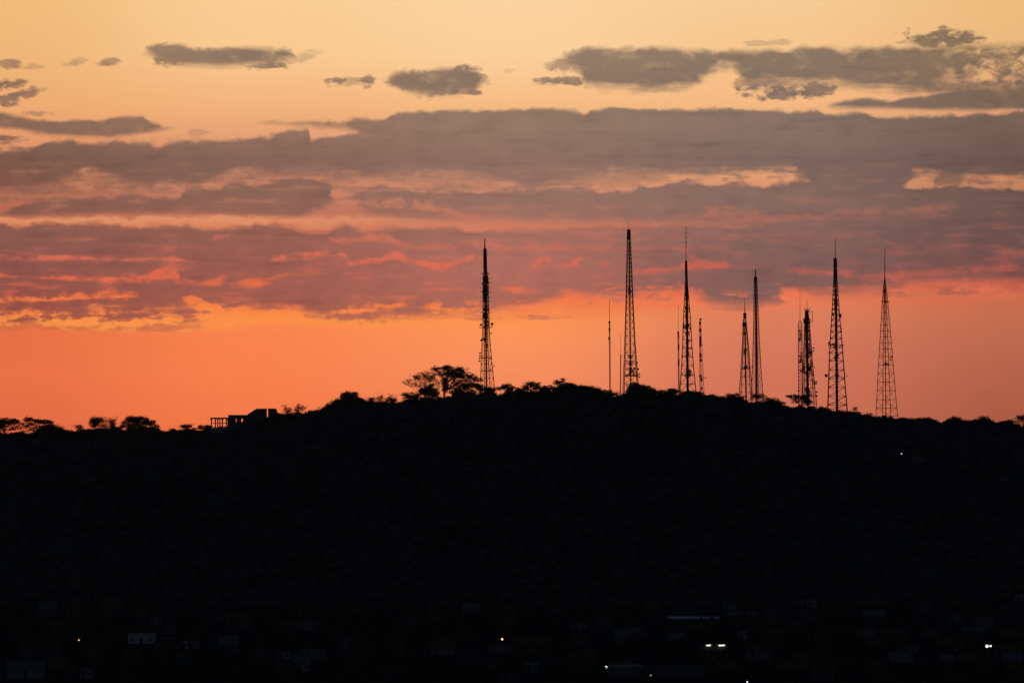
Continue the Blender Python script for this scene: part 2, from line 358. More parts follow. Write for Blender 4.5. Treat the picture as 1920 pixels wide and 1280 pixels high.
# ------------------------------------------------------------------ materials
def mat(name, c1, c2=None, scale=1.0, rough=.8, metal=0.0, emit=None, strength=1.0, bump=0.0):
    m = bpy.data.materials.new(name)
    m.use_nodes = True
    t = m.node_tree
    b = t.nodes['Principled BSDF']
    b.inputs['Roughness'].default_value = rough
    b.inputs['Metallic'].default_value = metal
    b.inputs['Specular IOR Level'].default_value = .2 if rough < .75 else 0.0
    if c2 is None: c2 = tuple(v * .7 for v in c1)
    g = t.nodes.new('ShaderNodeNewGeometry')
    n = t.nodes.new('ShaderNodeTexNoise')
    n.inputs['Scale'].default_value = scale
    n.inputs['Detail'].default_value = 4
    t.links.new(g.outputs['Position'], n.inputs['Vector'])
    r = t.nodes.new('ShaderNodeValToRGB')
    r.color_ramp.elements[0].position = .35; r.color_ramp.elements[0].color = (*c1, 1)
    r.color_ramp.elements[1].position = .65; r.color_ramp.elements[1].color = (*c2, 1)
    t.links.new(n.outputs[0], r.inputs[0])
    t.links.new(r.outputs[0], b.inputs['Base Color'])
    if bump:
        bn = t.nodes.new('ShaderNodeBump'); bn.inputs['Strength'].default_value = bump
        t.links.new(n.outputs[0], bn.inputs['Height']); t.links.new(bn.outputs[0], b.inputs['Normal'])
    if emit:
        b.inputs['Emission Color'].default_value = (*emit, 1)
        b.inputs['Emission Strength'].default_value = strength
    return m
M_LEAF = mat('foliage', (.05, .06, .045), (.08, .09, .06), .4)
M_LEAFD = mat('dark_foliage', (.06, .064, .055), (.068, .072, .06), .12)
M_BARK = mat('bark', (.07, .05, .035), (.04, .03, .022), 1.5)
M_GROUND = mat('ground_soil', (.045, .045, .04), (.03, .034, .028), .05, rough=1., bump=.3)
M_CONC = mat('concrete', (.25, .25, .24), (.18, .18, .17), .4)
M_DARKWALL = mat('dark_plaster', (.10, .12, .125), (.07, .085, .09), .3)
M_STEEL = mat('galvanised_steel', (.16, .15, .15), (.10, .09, .095), .6, .5, .3)
M_DARK = mat('antenna_housing', (.07, .07, .075), (.05, .05, .055), .6, .5)
M_DISH = mat('dish_plastic', (.14, .14, .15), (.10, .10, .11), .6, .5)
M_PIPE = mat('cable_black', (.03, .03, .03), (.02, .02, .02), .6, .6)
M_GLASS = mat('window_glass', (.05, .055, .06), (.06, .065, .07), 1., .35)
M_DOOR = mat('door_wood', (.08, .05, .03), (.05, .035, .02), 2.)
def banded():
    """mast paint in red and white warning bands, weathered"""
    m = mat('warning_paint', (.20, .19, .19), (.15, .14, .14), .5, .6)
    t = m.node_tree; b = t.nodes['Principled BSDF']
    base = b.inputs['Base Color'].links[0].from_socket
    g = t.nodes.new('ShaderNodeNewGeometry'); s = t.nodes.new('ShaderNodeSeparateXYZ')
    t.links.new(g.outputs['Position'], s.inputs[0])
    a = t.nodes.new('ShaderNodeMath'); a.operation = 'MULTIPLY'; a.inputs[1].default_value = 1 / 13.0
    t.links.new(s.outputs[2], a.inputs[0])
    f = t.nodes.new('ShaderNodeMath'); f.operation = 'PINGPONG'; f.inputs[1].default_value = 1.0
    t.links.new(a.outputs[0], f.inputs[0])
    k = t.nodes.new('ShaderNodeMath'); k.operation = 'GREATER_THAN'; k.inputs[1].default_value = .5
    t.links.new(f.outputs[0], k.inputs[0])
    mx = t.nodes.new('ShaderNodeMix'); mx.data_type = 'RGBA'
    t.links.new(k.outputs[0], mx.inputs[0]); t.links.new(base, mx.inputs[6]); mx.inputs[7].default_value = (.28, .045, .025, 1)
    t.links.new(mx.outputs[2], b.inputs['Base Color'])
    return m
M_PAINT = banded()

# ------------------------------------------------------------------ helpers
rnd = random.Random(11)
nrs = np.random.RandomState(5)
K = math.tan(rad(5.0)) / 960.0
PITCH = (EYE - 640) * PXDEG
def P(px, py, Y):
    """photo pixel + real distance north -> point in the world"""
    a = (px - 960) * K
    b = (640 - py) * K
    cp, sp = math.cos(rad(PITCH)), math.sin(rad(PITCH))
    d = Vector((a, cp - b * sp, sp + b * cp))
    d *= Y / d.y
    return Vector((d.x, Y, CAM_H + d.z))
def pxm(Y): return K * Y            # metres per photo pixel at distance Y

def obj(name, verts, faces, m, parent=None, smooth=False):
    me = bpy.data.meshes.new(name)
    me.from_pydata([tuple(v) for v in verts], [], faces)
    me.materials.append(m)
    if smooth:
        me.polygons.foreach_set('use_smooth', [True] * len(me.polygons))
    me.update()
    o = bpy.data.objects.new(name, me)
    COL.objects.link(o)
    if parent is not None:
        o.parent = parent
        o.location = Vector((0, 0, 0)) 
    return o
def tag(o, label, cat, group=None):
    o['label'] = label; o['category'] = cat
    if group: o['group'] = group
    return o
def thing(name, loc, label, cat, group=None):
    o = bpy.data.objects.new(name, None)
    COL.objects.link(o)
    o.location = loc
    o.empty_display_size = 1
    return tag(o, label, cat, group)

class MB:
    """collects shapes given in world space; build() links them as ONE mesh, local to its parent"""
    def __init__(s): s.v = []; s.f = []
    def bar(s, p, q, r, r2=None, n=4, cap=True):
        p, q = Vector(p), Vector(q)
        r2 = r if r2 is None else r2
        d = (q - p)
        if d.length < 1e-6: return s
        d.normalize()
        a = d.orthogonal().normalized(); b = d.cross(a)
        k = len(s.v)
        for c, rr in ((p, r), (q, r2)):
            for i in range(n):
                t = 2 * math.pi * (i + .5) / n
                s.v.append(c + a * (math.cos(t) * rr) + b * (math.sin(t) * rr))
        for i in range(n):
            j = (i + 1) % n
            s.f.append((k + i, k + j, k + n + j, k + n + i))
        if cap:
            s.f.append(tuple(k + i for i in reversed(range(n))))
            s.f.append(tuple(k + n + i for i in range(n)))
        return s
    def box(s, c, size, rz=0.0):
        k = len(s.v); cx, cy, cz = c; sx, sy, sz = (v / 2 for v in size)
        cr, sr = math.cos(rz), math.sin(rz)
        for x, y, z in ((-sx,-sy,-sz),(sx,-sy,-sz),(sx,sy,-sz),(-sx,sy,-sz),(-sx,-sy,sz),(sx,-sy,sz),(sx,sy,sz),(-sx,sy,sz)):
            s.v.append(Vector((cx + x * cr - y * sr, cy + x * sr + y * cr, cz + z)))
        for f in ((0,3,2,1),(4,5,6,7),(0,1,5,4),(1,2,6,5),(2,3,7,6),(3,0,4,7)):
            s.f.append(tuple(k + i for i in f))
        return s
    def dish(s, c, r, d, depth=.45):
        """drum-shaped microwave dish facing direction d"""
        c = Vector(c); d = Vector(d).normalized(); a = d.orthogonal().normalized(); b = d.cross(a)
        k = len(s.v); n = 14
        rings = ((-depth * r, .35), (-depth * .6 * r, .8), (0, 1.0), (depth * .8 * r, 1.0), (depth * .95 * r, .6))
        for h, q in rings:
            for i in range(n):
                t = 2 * math.pi * i / n
                s.v.append(c + d * h + (a * math.cos(t) + b * math.sin(t)) * r * q)
        for g in range(len(rings) - 1):
            for i in range(n):
                j = (i + 1) % n
                s.f.append((k + g*n + i, k + g*n + j, k + (g+1)*n + j, k + (g+1)*n + i))
        s.f.append(tuple(k + i for i in reversed(range(n))))
        s.f.append(tuple(k + (len(rings)-1)*n + i for i in range(n)))
        return s
    def build(s, name, m, parent=None, origin=None, smooth=False):
        o0 = origin if origin is not None else (parent.matrix_world.translation if parent is None else WORLD[parent.name] if parent.name in WORLD else parent.location)
        o0 = Vector(o0)
        o = obj(name, [v - o0 for v in s.v], s.f, m, parent, smooth)
        WORLD[o.name] = o0
        if parent is None: o.location = o0
        return o
WORLD = {}
def build_top(mb, name, m, loc):
    o = obj(name, [v - Vector(loc) for v in mb.v], mb.f, m)
    o.location = loc
    WORLD[o.name] = Vector(loc)
    return o

def interp(pts, x):
    if x <= pts[0][0]: return pts[0][1]
    for (a, b), (c, d) in zip(pts, pts[1:]):
        if x <= c: return b + (d - b) * (x - a) / (c - a)
    return pts[-1][1]
def sm(t):
    t = max(0., min(1., t)); return t * t * (3 - 2 * t)

# ------------------------------------------------------------------ terrain: one sheet to the horizon
SCRUB = [(-60,816),(0,813),(45,812),(62,809),(75,805),(112,805),(125,808),(150,808),(168,806),(200,804),(215,799),(225,804),(238,808),(250,805),(294,804),(303,811),(312,811),(317,806),(337,806),(372,805),(395,803),
         (430,801),(463,790),(522,777),(545,776),(560,774),(590,772),(600,768),(612,762),(624,754),(640,750),(680,750),(688,753),(700,751),(745,752),(790,750),(800,745),(820,745),(838,744),(850,740),(870,737),
         (925,737),(934,738),(940,736),(965,732),(980,733),(1016,734),(1040,733),(1048,728),(1058,720),(1072,722),(1090,725),(1112,728),(1130,733),(1150,739),(1167,741),(1176,733),(1184,725),(1205,726),(1218,729),(1232,734),(1245,733),(1275,735),
         (1315,737),(1340,742),(1365,743),(1376,741),(1395,747),(1405,751),(1420,752),(1440,750),(1458,753),(1470,758),(1477,761),(1490,759),(1530,760),(1545,763),(1560,768),(1590,769),(1640,776),(1680,780),
         (1700,783),(1750,785),(1758,790),(1767,795),(1780,789),(1870,791),(1885,790),(1900,795),(1925,800),(1980,804)]
RIDGE = 3500.0
def gsmooth(px):
    return 1.5 + sum(interp(SCRUB, px + d) for d in (-24, -12, 0, 12, 24)) / 5.0
def ridge_z(x):
    px = 960 + x / (K * RIDGE)
    g = gsmooth(min(1960, max(-40, px))) + 8
    z = P(960, g, RIDGE).z
    if px < -40: z -= min(70, (-40 - px) * .02)
    if px > 1960: z -= min(70, (px - 1960) * .02)
    fade = 1 - sm((abs(x) - 1800) / 2500)
    return z * fade
def terrain(x, y):
    n1 = mnoise.noise(Vector((x * .004, y * .003, 1.3)))
    n2 = mnoise.noise(Vector((x * .015, y * .012, 7.7)))
    if y < 2420:
        z = 57 * math.exp(-(y / 420.0) ** 2) if y > -200 else 57 * math.exp(-((y) / 420.0) ** 2)
        z *= math.exp(-(x / 900.0) ** 2)
        return z + n1 * 1.2 * sm((y - 900) / 600)
    if y <= RIDGE:
        t = (y - 2420) / (RIDGE - 2420)
        s = .35 * t + .65 * sm(t)
        s = s if t < .9 else s + 0
        return ridge_z(x) * s + (n1 * 9 + n2 * 4) * math.sin(math.pi * t) * (1 - t) ** .5 + n1 * 1.2 * (1 - t)
    t = (y - RIDGE) / 1500.0
    return ridge_z(x) * (1 - sm(t)) + n1 * 4 * sm(t * 3)
def make_terrain():
    xs = sorted(set([-9100, -8000, -5000, -3500, -2600, -2000, -1500, -1200, -1000, -800, -650, -520] +
                    [-430 + i * 7 for i in range(124)] + [430, 520, 650, 800, 1000, 1200, 1500, 2000, 2600, 3500, 5000, 8000, 9100]))
    ys = sorted(set([-3000, -1000, -500, -200, 0, 100, 200, 300, 400, 550, 700, 900, 1100, 1300] + [1450 + i * 40 for i in range(25)] +
                    [2430 + i * 18 for i in range(59)] + [3492, 3500, 3508, 3520, 3540, 3570, 3620, 3700, 3850, 4050, 4300, 4600, 5000, 6500, 9000]))
    v = [(x, y, terrain(x, y)) for y in ys for x in xs]
    nx = len(xs)
    f = [(j*nx+i, j*nx+i+1, (j+1)*nx+i+1, (j+1)*nx+i) for j in range(len(ys)-1) for i in range(nx-1)]
    o = obj('ground', v, f, M_GROUND, smooth=True)
    o['kind'] = 'structure'
make_terrain()

# ------------------------------------------------------------------ foliage made of leaf-sized faces
def leaf_arrays(clumps, Y, size, rs, depth=None):
    """clumps: (px, py, rx, ry[, density]) in photo pixels at distance Y -> quads"""
    k = pxm(Y)
    cen_all = []
    for c in clumps:
        px, py, rx, ry = c[:4]
        rx *= 1.12; ry *= 1.15
        den = c[4] if len(c) > 4 else 1.0
        ctr = P(px, py, Y)
        RX, RZ = rx * k, ry * k
        RY = depth if depth else max(RX * .8, 1.0)
        area = math.pi * RX * RZ
        sub = max(3, int(area / .9))
        # sub-clumps sit in the ellipsoid, more of them towards its shell
        d = rs.normal(size=(sub, 3)); d /= np.linalg.norm(d, axis=1)[:, None]
        rr = rs.uniform(.1, 1.0, sub) ** .55
        sc = d * rr[:, None] * np.array([RX, RY, RZ]) * .92 + np.array(ctr)
        nl = max(4, int(area * (42 if den >= .75 else 30) * den))
        idx = rs.randint(0, sub, nl)
        spread = min(.62, RZ * .5) * (1.0 if den > .6 else .8)
        pts = sc[idx] + rs.normal(size=(nl, 3)) * spread * np.array([1.25, 1.25, .7])
        cen_all.append(pts)
    C_ = np.vstack(cen_all)
    n = len(C_)
    a = rs.normal(size=(n, 3)); a /= np.linalg.norm(a, axis=1)[:, None]
    b = rs.normal(size=(n, 3)); b -= (a * b).sum(1)[:, None] * a; b /= np.linalg.norm(b, axis=1)[:, None]
    s = rs.uniform(.6, 1.3, n)[:, None] * size
    a = a * s; b = b * s * .55
    v = np.stack([C_ - a, C_ - b * .9 + a * .1, C_ + a, C_ + b], axis=1)
    return v.reshape(-1, 3)
def fast_quads(name, v, m, origin, parent=None):
    v = v - np.array(origin)
    n = len(v) // 4
    me = bpy.data.meshes.new(name)
    me.vertices.add(n * 4); me.vertices.foreach_set('co', v.astype(np.float32).ravel())
    me.loops.add(n * 4); me.loops.foreach_set('vertex_index', np.arange(n * 4, dtype=np.int32))
    me.polygons.add(n); me.polygons.foreach_set('loop_start', np.arange(0, n * 4, 4, dtype=np.int32))
    me.update(calc_edges=True)
    me.materials.append(m)
    o = bpy.data.objects.new(name, me)
    COL.objects.link(o)
    if parent is not None: o.parent = parent
    else: o.location = origin
    return o

def limb(mb, a, b, r0, r1, r, bend=.12, seg=4):
    a, b = Vector(a), Vector(b)
    L_ = (b - a).length
    off = Vector((r.uniform(-1, 1), r.uniform(-1, 1), r.uniform(.0, 1))) * L_ * bend
    prev = a; out = [a]
    for i in range(1, seg + 1):
        t = i / seg
        q = a.lerp(b, t) + off * math.sin(math.pi * t) + Vector((r.uniform(-1, 1), r.uniform(-1, 1), r.uniform(-1, 1))) * L_ * .03 * (t < 1)
        mb.bar(prev, q, r0 + (r1 - r0) * (t - 1 / seg), r0 + (r1 - r0) * t, 5, False)
        prev = q; out.append(q)
    return out
def twigs(mb, p, d, L_, r0, r, depth):
    q = p + d * L_
    mb.bar(p, q, r0, r0 * .6, 3, False)
    if depth == 0: return
    for i in range(r.choice((2, 3, 3))):
        nd_ = (d + Vector((r.uniform(-.9, .9), r.uniform(-.9, .9), r.uniform(-.25, .7)))).normalized()
        twigs(mb, p.lerp(q, r.uniform(.55, 1.0)), nd_, L_ * r.uniform(.5, .75), r0 * .62, r, depth - 1)

def tree(label, base, clumps, Y=RIDGE, name='tree', cat='tree', trunk_r=.32, bare=0, leaf=.36, group='trees along the ridge', twig_len=1.6):
    seed = int(base[0] * 7 + base[1])
    r = random.Random(seed); rs = np.random.RandomState(seed)
    b = P(base[0], base[1], Y)
    b.z = terrain(b.x, Y) - .2
    t = thing(name, b, label, cat, group)
    mb = MB()
    cs = sorted(clumps, key=lambda c: -c[2] * c[3])
    allc = [P(c[0], c[1] + c[3] * .3, Y) for c in cs]
    mean = sum(allc, Vector()) / len(allc)
    fork = b.lerp(Vector((mean.x * .6 + b.x * .4, Y, mean.z)), .42)
    limb(mb, b, fork, trunk_r, trunk_r * .7, r, .05, 3)
    k = pxm(Y)
    for c, q in zip(cs, allc):
        q = q + Vector((0, r.uniform(-1, 1) * c[2] * k * .4, 0))
        pts = limb(mb, fork, q, trunk_r * .6, trunk_r * .22, r, .14, 5)
        nb = max(3, int(c[2] / 2.5))
        for i in range(nb):
            s = pts[r.randint(2, 5)]
            e = P(c[0] + r.uniform(-.9, .9) * c[2], c[1] + r.uniform(-.8, .8) * c[3], Y) + Vector((0, r.uniform(-.7, .7) * c[2] * k, 0))
            pp = limb(mb, s, e, trunk_r * .24, .05, r, .1, 3)
            if bare:
                for _ in range(bare):
                    d = Vector((r.uniform(-1, 1), r.uniform(-1, 1), r.uniform(-.1, 1))).normalized()
                    twigs(mb, pp[r.randint(1, 3)], d, twig_len * r.uniform(.5, 1.1), .055, r, 2)
    mb.build('trunk', M_BARK, t, origin=b)
    fast_quads('crown', leaf_arrays(clumps, Y, leaf, rs), M_LEAF, b, t)
    return t

TREES = [
 ("wide flat-topped tree cut off by the left edge of the photo", (8,820), [(5,789,24,5),(22,791,17,4.5),(-8,796,22,8),(8,801,22,8,.5),(30,800,12,8,.35)], {}),
 ("flat-topped tree at far left with sky showing under its spreading crown", (62,820), [(54,786,10,4),(76,790,19,4),(50,794,13,6,.6),(62,802,24,8,.35),(92,795,9,6,.8)], {}),
 ("low dark rounded tree just right of the two flat-topped trees at far left", (92,820), [(90,804,18,9),(104,804,12,7)], {}),
 ("small leafless bush on the ridge right of the low rounded tree at far left", (118,814), [(116,804,8,4,.06),(124,806,5,3,.05)], dict(bare=3, trunk_r=.14)),
 ("small dark shrub with a bare twig, alone between far-left trees and the round crown", (148,814), [(149,801,4.5,6),(138,798,5,4,.08)], dict(bare=1, trunk_r=.16)),
 ("tree with small round dense crown, leftmost of the three trees left of the pavilion", (181,818), [(180,787,12,7),(174,794,7,8),(190,796,10,7,.3)], {}),
 ("half bare tree between the small round crown and the broad umbrella crown", (206,816), [(200,788,13,7,.13),(210,794,5,9),(196,801,13,7,.3),(216,787,5,6,.08)], dict(bare=2)),
 ("broad umbrella-shaped tree, rightmost of the group of three left of the pavilion", (258,820), [(253,785,20,4.5),(262,791,32,8),(284,793,8,4),(291,802,7,6),(250,801,26,7,.8),(228,798,7,4,.6),(275,806,20,8)], {}),
 ("small low tree alone on the ridge left of the open pavilion", (349,812), [(348,799,10,4.5,.9),(356,797,5,5,.4)], dict(trunk_r=.2)),
 ("low double-crowned shrub touching the left side of the open pavilion", (384,811), [(376,800,5,4.5),(388,802,9,4)], dict(trunk_r=.2)),
 ("thin sparse tree standing just right of the house with the raised roof", (538,782), [(540,768,12,5,.5),(533,761,6,4,.12)], dict(bare=2, trunk_r=.2)),
 ("thin airy tree right of the sparse tree beside the hillside houses", (560,782), [(560,762,7,5,.4),(568,766,10,5,.25),(556,770,7,5,.6)], dict(bare=2, trunk_r=.2)),
 ("leafless leaning twiggy bush on the slope left of the big dense round tree", (606,774), [(600,764,7,3,.1),(608,766,5,3,.4)], dict(bare=2, trunk_r=.14)),
 ("big dense tree with a lumpy crown between the hillside houses and the tall airy tree", (657,770), [(655,746,19,9),(669,753,19,9),(642,753,14,8),(649,738,7,4),(663,739,8,4),(629,752,9,4,.35),(655,758,30,7)], {}),
 ("small narrow shrub directly right of the big dense lumpy tree", (697,764), [(697,750,5.5,6,.9)], dict(trunk_r=.16, bare=1)),
 ("sparse little tree with bare tips, second right of the big dense lumpy tree", (714,764), [(712,748,9,5,.55),(718,743,10,4,.08)], dict(bare=2, trunk_r=.2)),
 ("small flat dark tree, third right of the big dense lumpy tree", (733,764), [(734,750,12,5,.95),(736,741,9,3,.07)], dict(bare=1, trunk_r=.2)),
 ("low wide tree with two leafy tiers left of the dense dome tree", (772,764), [(768,741,18,4.5,1),(778,748,24,7,.8)], {}),
 ("nearly leafless tree with a rounded web of branches left of the tall airy tree", (780,752), [(763,717,9,7,.16),(779,708,10,5,.6),(796,704,14,8,.4),(806,712,8,8,.35),(785,718,22,10,.16),(812,707,8,9,.3),(818,722,10,14,.16)], dict(bare=6, trunk_r=.24)),
 ("dense dome-shaped tree in front of the nearly leafless tree, left of the tall airy tree", (805,756), [(804,734,17,10),(803,724,8,4),(793,733,8,6),(815,740,9,7)], {}),
 ("tall airy tree with wide spreading limbs, highest tree of the ridge", (829,752), [(816,691,10,3,.8),(836,690,13,5,.9),(843,699,13,7,.8),(863,694,8,5,.9),(860,703,16,6,.75),(880,706,15,5,.7),(893,712,13,4.5,.65),(824,698,16,8,.25),(842,710,26,11,.22),(870,716,24,7,.42),(852,697,30,10,.3)], dict(bare=4, trunk_r=.5)),
 ("narrow upright dense tree standing in front of the tall airy tree's trunk", (834,752), [(834,726,5,14),(835,716,4,5)], {}),
 ("dark flat-crowned tree below the tall airy tree, left of the leftmost tower's foot", (882,752), [(884,723,22,5),(900,727,9,5),(868,727,20,8,.7),(853,730,14,9,.6),(872,736,32,5,.9)], {}),
 ("low dense tree hiding the foot of the leftmost tower", (914,750), [(912,732,14,5),(924,731,6,4),(914,738,16,6)], {}),
 ("small umbrella tree with gaps, first tree right of the leftmost tower", (951,750), [(951,723,10,4),(944,728,14,3),(951,733,14,5,.35),(960,729,7,4)], {}),
 ("little low round bush between the two umbrella trees right of the leftmost tower", (973,744), [(973,731,9,3.5)], dict(trunk_r=.2)),
 ("rounded umbrella tree with a lace of holes, second tree right of the leftmost tower", (1000,750), [(998,720,14,4),(985,727,6,6),(1010,726,8,5),(998,728,12,6,.4)], {}),
 ("low smooth umbrella tree joined to the right of the lacy umbrella tree", (1028,748), [(1028,727,15,4.5),(1022,734,18,6)], {}),
 ("upright tree with a small horned tip at the start of the long canopy slope", (1050,748), [(1048,717,8,4),(1054,712,3,3),(1049,728,9,10)], {}),
 ("broad dense tree at the top of the long canopy slope at mid ridge", (1070,748), [(1068,722,15,5),(1066,732,20,8),(1085,725,12,5)], {}),
 ("flat dense tree in the middle of the long canopy slope left of the thin masts", (1103,748), [(1103,728,16,5),(1115,732,14,5)], {}),
 ("low dense tree at the foot of the long canopy slope, left of the thin masts", (1136,752), [(1134,735,14,5),(1146,739,12,4)], {}),
 ("low leafless bush between the two thin masts left of the tallest tower", (1158,752), [(1158,738,10,4,.14)], dict(bare=3, trunk_r=.14)),
 ("dense dome-shaped tree covering the right foot of the tallest tower", (1192,752), [(1191,727,15,8),(1190,721,9,3.5),(1200,727,12,6)], {}),
 ("low dense tree right of the dome tree at the tallest tower's foot", (1218,748), [(1214,729,14,5),(1224,733,10,4)], {}),
 ("low tree with a flat top halfway between the two tallest towers", (1243,748), [(1243,735,13,3.5)], dict(trunk_r=.24)),
 ("low tree with a small pointed top left of the second tallest tower", (1260,748), [(1259,731,8,4),(1266,734,12,4)], dict(trunk_r=.24)),
 ("long low tree canopy under the second tallest tower", (1296,750), [(1290,737,18,4),(1308,738,14,4)], dict(trunk_r=.24)),
 ("low tree just right of the mast topped by a round dish", (1332,752), [(1330,743,16,3.5)], dict(trunk_r=.24)),
 ("low rounded tree left of the drum-topped lattice tower", (1376,754), [(1376,742,13,4.5),(1388,746,8,4)], dict(trunk_r=.24)),
 ("small dark umbrella tree with sparse right half at the foot of the pole-topped tower", (1420,760), [(1415,743,8,3.5),(1428,742,10,4,.5),(1434,748,12,5,.25)], dict(bare=1, trunk_r=.2)),
 ("low bushy tree on the slope right of the pole-topped tower", (1450,762), [(1448,750,12,3.5,.9),(1458,755,14,4)], dict(trunk_r=.24, bare=1)),
 ("flat acacia-like tree spreading left from the foot of the tower cluttered with antennas", (1503,768), [(1489,742.5,16,2.4),(1506,745,15,3.5),(1496,751,13,6,.3),(1513,751,9,8,.9),(1484,745,10,3,.5)], {}),
 ("tiny feathery bush on the slope right of the tower with the big side dish", (1604,776), [(1604,767,5,4,.5)], dict(bare=1, trunk_r=.14)),
 ("low wide tree on the slope right of the rightmost tower", (1735,796), [(1734,787,16,4),(1722,788,12,4)], dict(trunk_r=.24)),
 ("rounded tree right after the dip in the ridge near the right edge", (1788,800), [(1790,786,12,5),(1783,790,9,5)], dict(trunk_r=.26)),
 ("low flat tree between the two rounded trees near the right edge", (1814,800), [(1813,791,14,4)], dict(trunk_r=.24)),
 ("dome-shaped tree, second rounded tree near the right edge", (1844,802), [(1844,786,13,5),(1850,790,14,5)], dict(trunk_r=.26)),
 ("low dense tree beside the lacy tree at the right edge", (1890,802), [(1890,792,12,4.5),(1880,794,12,4)], dict(trunk_r=.24)),
 ("lacy tree with gaps cut off by the right edge of the photo", (1912,806), [(1916,783,9,4,.8),(1908,788,7,7,.25),(1922,790,6,9,.4)], dict(bare=1, trunk_r=.24)),
]
for i, (lab, base, cl, kw) in enumerate(TREES):
    tree(lab, base, cl, Y=RIDGE + (-6 + (i * 5) % 13), **kw)

# scrub that closes the skyline between the trees
def make_scrub():
    rs = np.random.RandomState(77)
    cl = []
    px = -60.0
    while px < 1985:
        y = interp(SCRUB, px) + 3.6 * sm((px - 1050) / 15) * sm((1765 - px) / 20) + 1.5 * sm((px - 620) / 20) * sm((1050 - px) / 20)
        q = rs.uniform(3.0, 5.5)
        cl.append((px, y + q + 2 + rs.uniform(-1.8, 1.8), rs.uniform(4.5, 8), q, 1.0))
        cl.append((px + 1, y + q + 5, 9, 6.0, .8))
        cl.append((px + 2, y + q + 4, 7, 4.0, .8))
        if rs.uniform() < .42:
            cl.append((px, y + 1.2, rs.uniform(4, 9), rs.uniform(2.5, 4.2), .9))      # taller bushes
        px += rs.uniform(3.2, 5.2)
    v = leaf_arrays(cl, RIDGE - 4, .38, rs, depth=5.0)
    o = fast_quads('ridge_scrub', v, M_LEAFD, P(960, 760, RIDGE))
    o['kind'] = 'stuff'
    tag(o, 'dark continuous scrub and undergrowth closing the skyline of the ridge', 'scrub')
make_scrub()

HILLY = next(y for y in range(2500, 3480, 4) if terrain(P(1721, 868, y).x, y) > P(1721, 868, y).z)
# woodland that covers the hill face: a mass nobody could count
def make_wood():
    import bmesh
    bm = bmesh.new(); bmesh.ops.create_icosphere(bm, subdivisions=1, radius=1.0)
    bm.verts.ensure_lookup_table()
    bv = np.array([v.co[:] for v in bm.verts]); bf = np.array([[v.index for v in f.verts] for f in bm.faces]); bm.free()
    rs = np.random.RandomState(3)
    shapes = []
    for i in range(8):
        q = np.array([.72 + .6 * mnoise.noise(Vector(v * 1.9) + Vector((i * 9.1, 0, 0))) + .35 * mnoise.noise(Vector(v * 4.5) + Vector((0, i * 5.3, 0))) for v in bv])
        s = bv * (q + .25)[:, None]
        shapes.append(s)
    V_, F_, k = [], [], 0
    for i in range(7500):
        y = 2400 + (3485 - 2400) * rs.uniform() ** .8
        x = rs.uniform(-1, 1) * (y * .0875 + 60)
        rr = rs.uniform(1.9, 3.6)
        z = terrain(x, y)
        if y > 3380: rr *= .6
        if abs(x / y - 755 * K) < .0045 and HILLY - 170 < y < HILLY + 14: continue
        s = shapes[rs.randint(8)] * np.array([rr, rr, rr * rs.uniform(.5, .75)])
        a = rs.uniform(0, 6.28); ca, sa = math.cos(a), math.sin(a)
        s = s @ np.array([[ca, sa, 0], [-sa, ca, 0], [0, 0, 1]])
        V_.append(s + np.array([x, y, z + rr * .35])); F_.append(bf + k); k += len(bv)
    v = np.vstack(V_); f = np.vstack(F_)
    me = bpy.data.meshes.new('woodland')
    me.vertices.add(len(v)); me.vertices.foreach_set('co', v.astype(np.float32).ravel())
    me.loops.add(len(f) * 3); me.loops.foreach_set('vertex_index', f.astype(np.int32).ravel())
    me.polygons.add(len(f)); me.polygons.foreach_set('loop_start', np.arange(0, len(f) * 3, 3, dtype=np.int32))
    me.update(calc_edges=True)
    me.materials.append(M_LEAFD)
    o = bpy.data.objects.new('woodland', me); COL.objects.link(o)
    o['kind'] = 'stuff'
    tag(o, 'near-black woodland covering the whole face of the hill below the ridge', 'woodland')
make_wood()

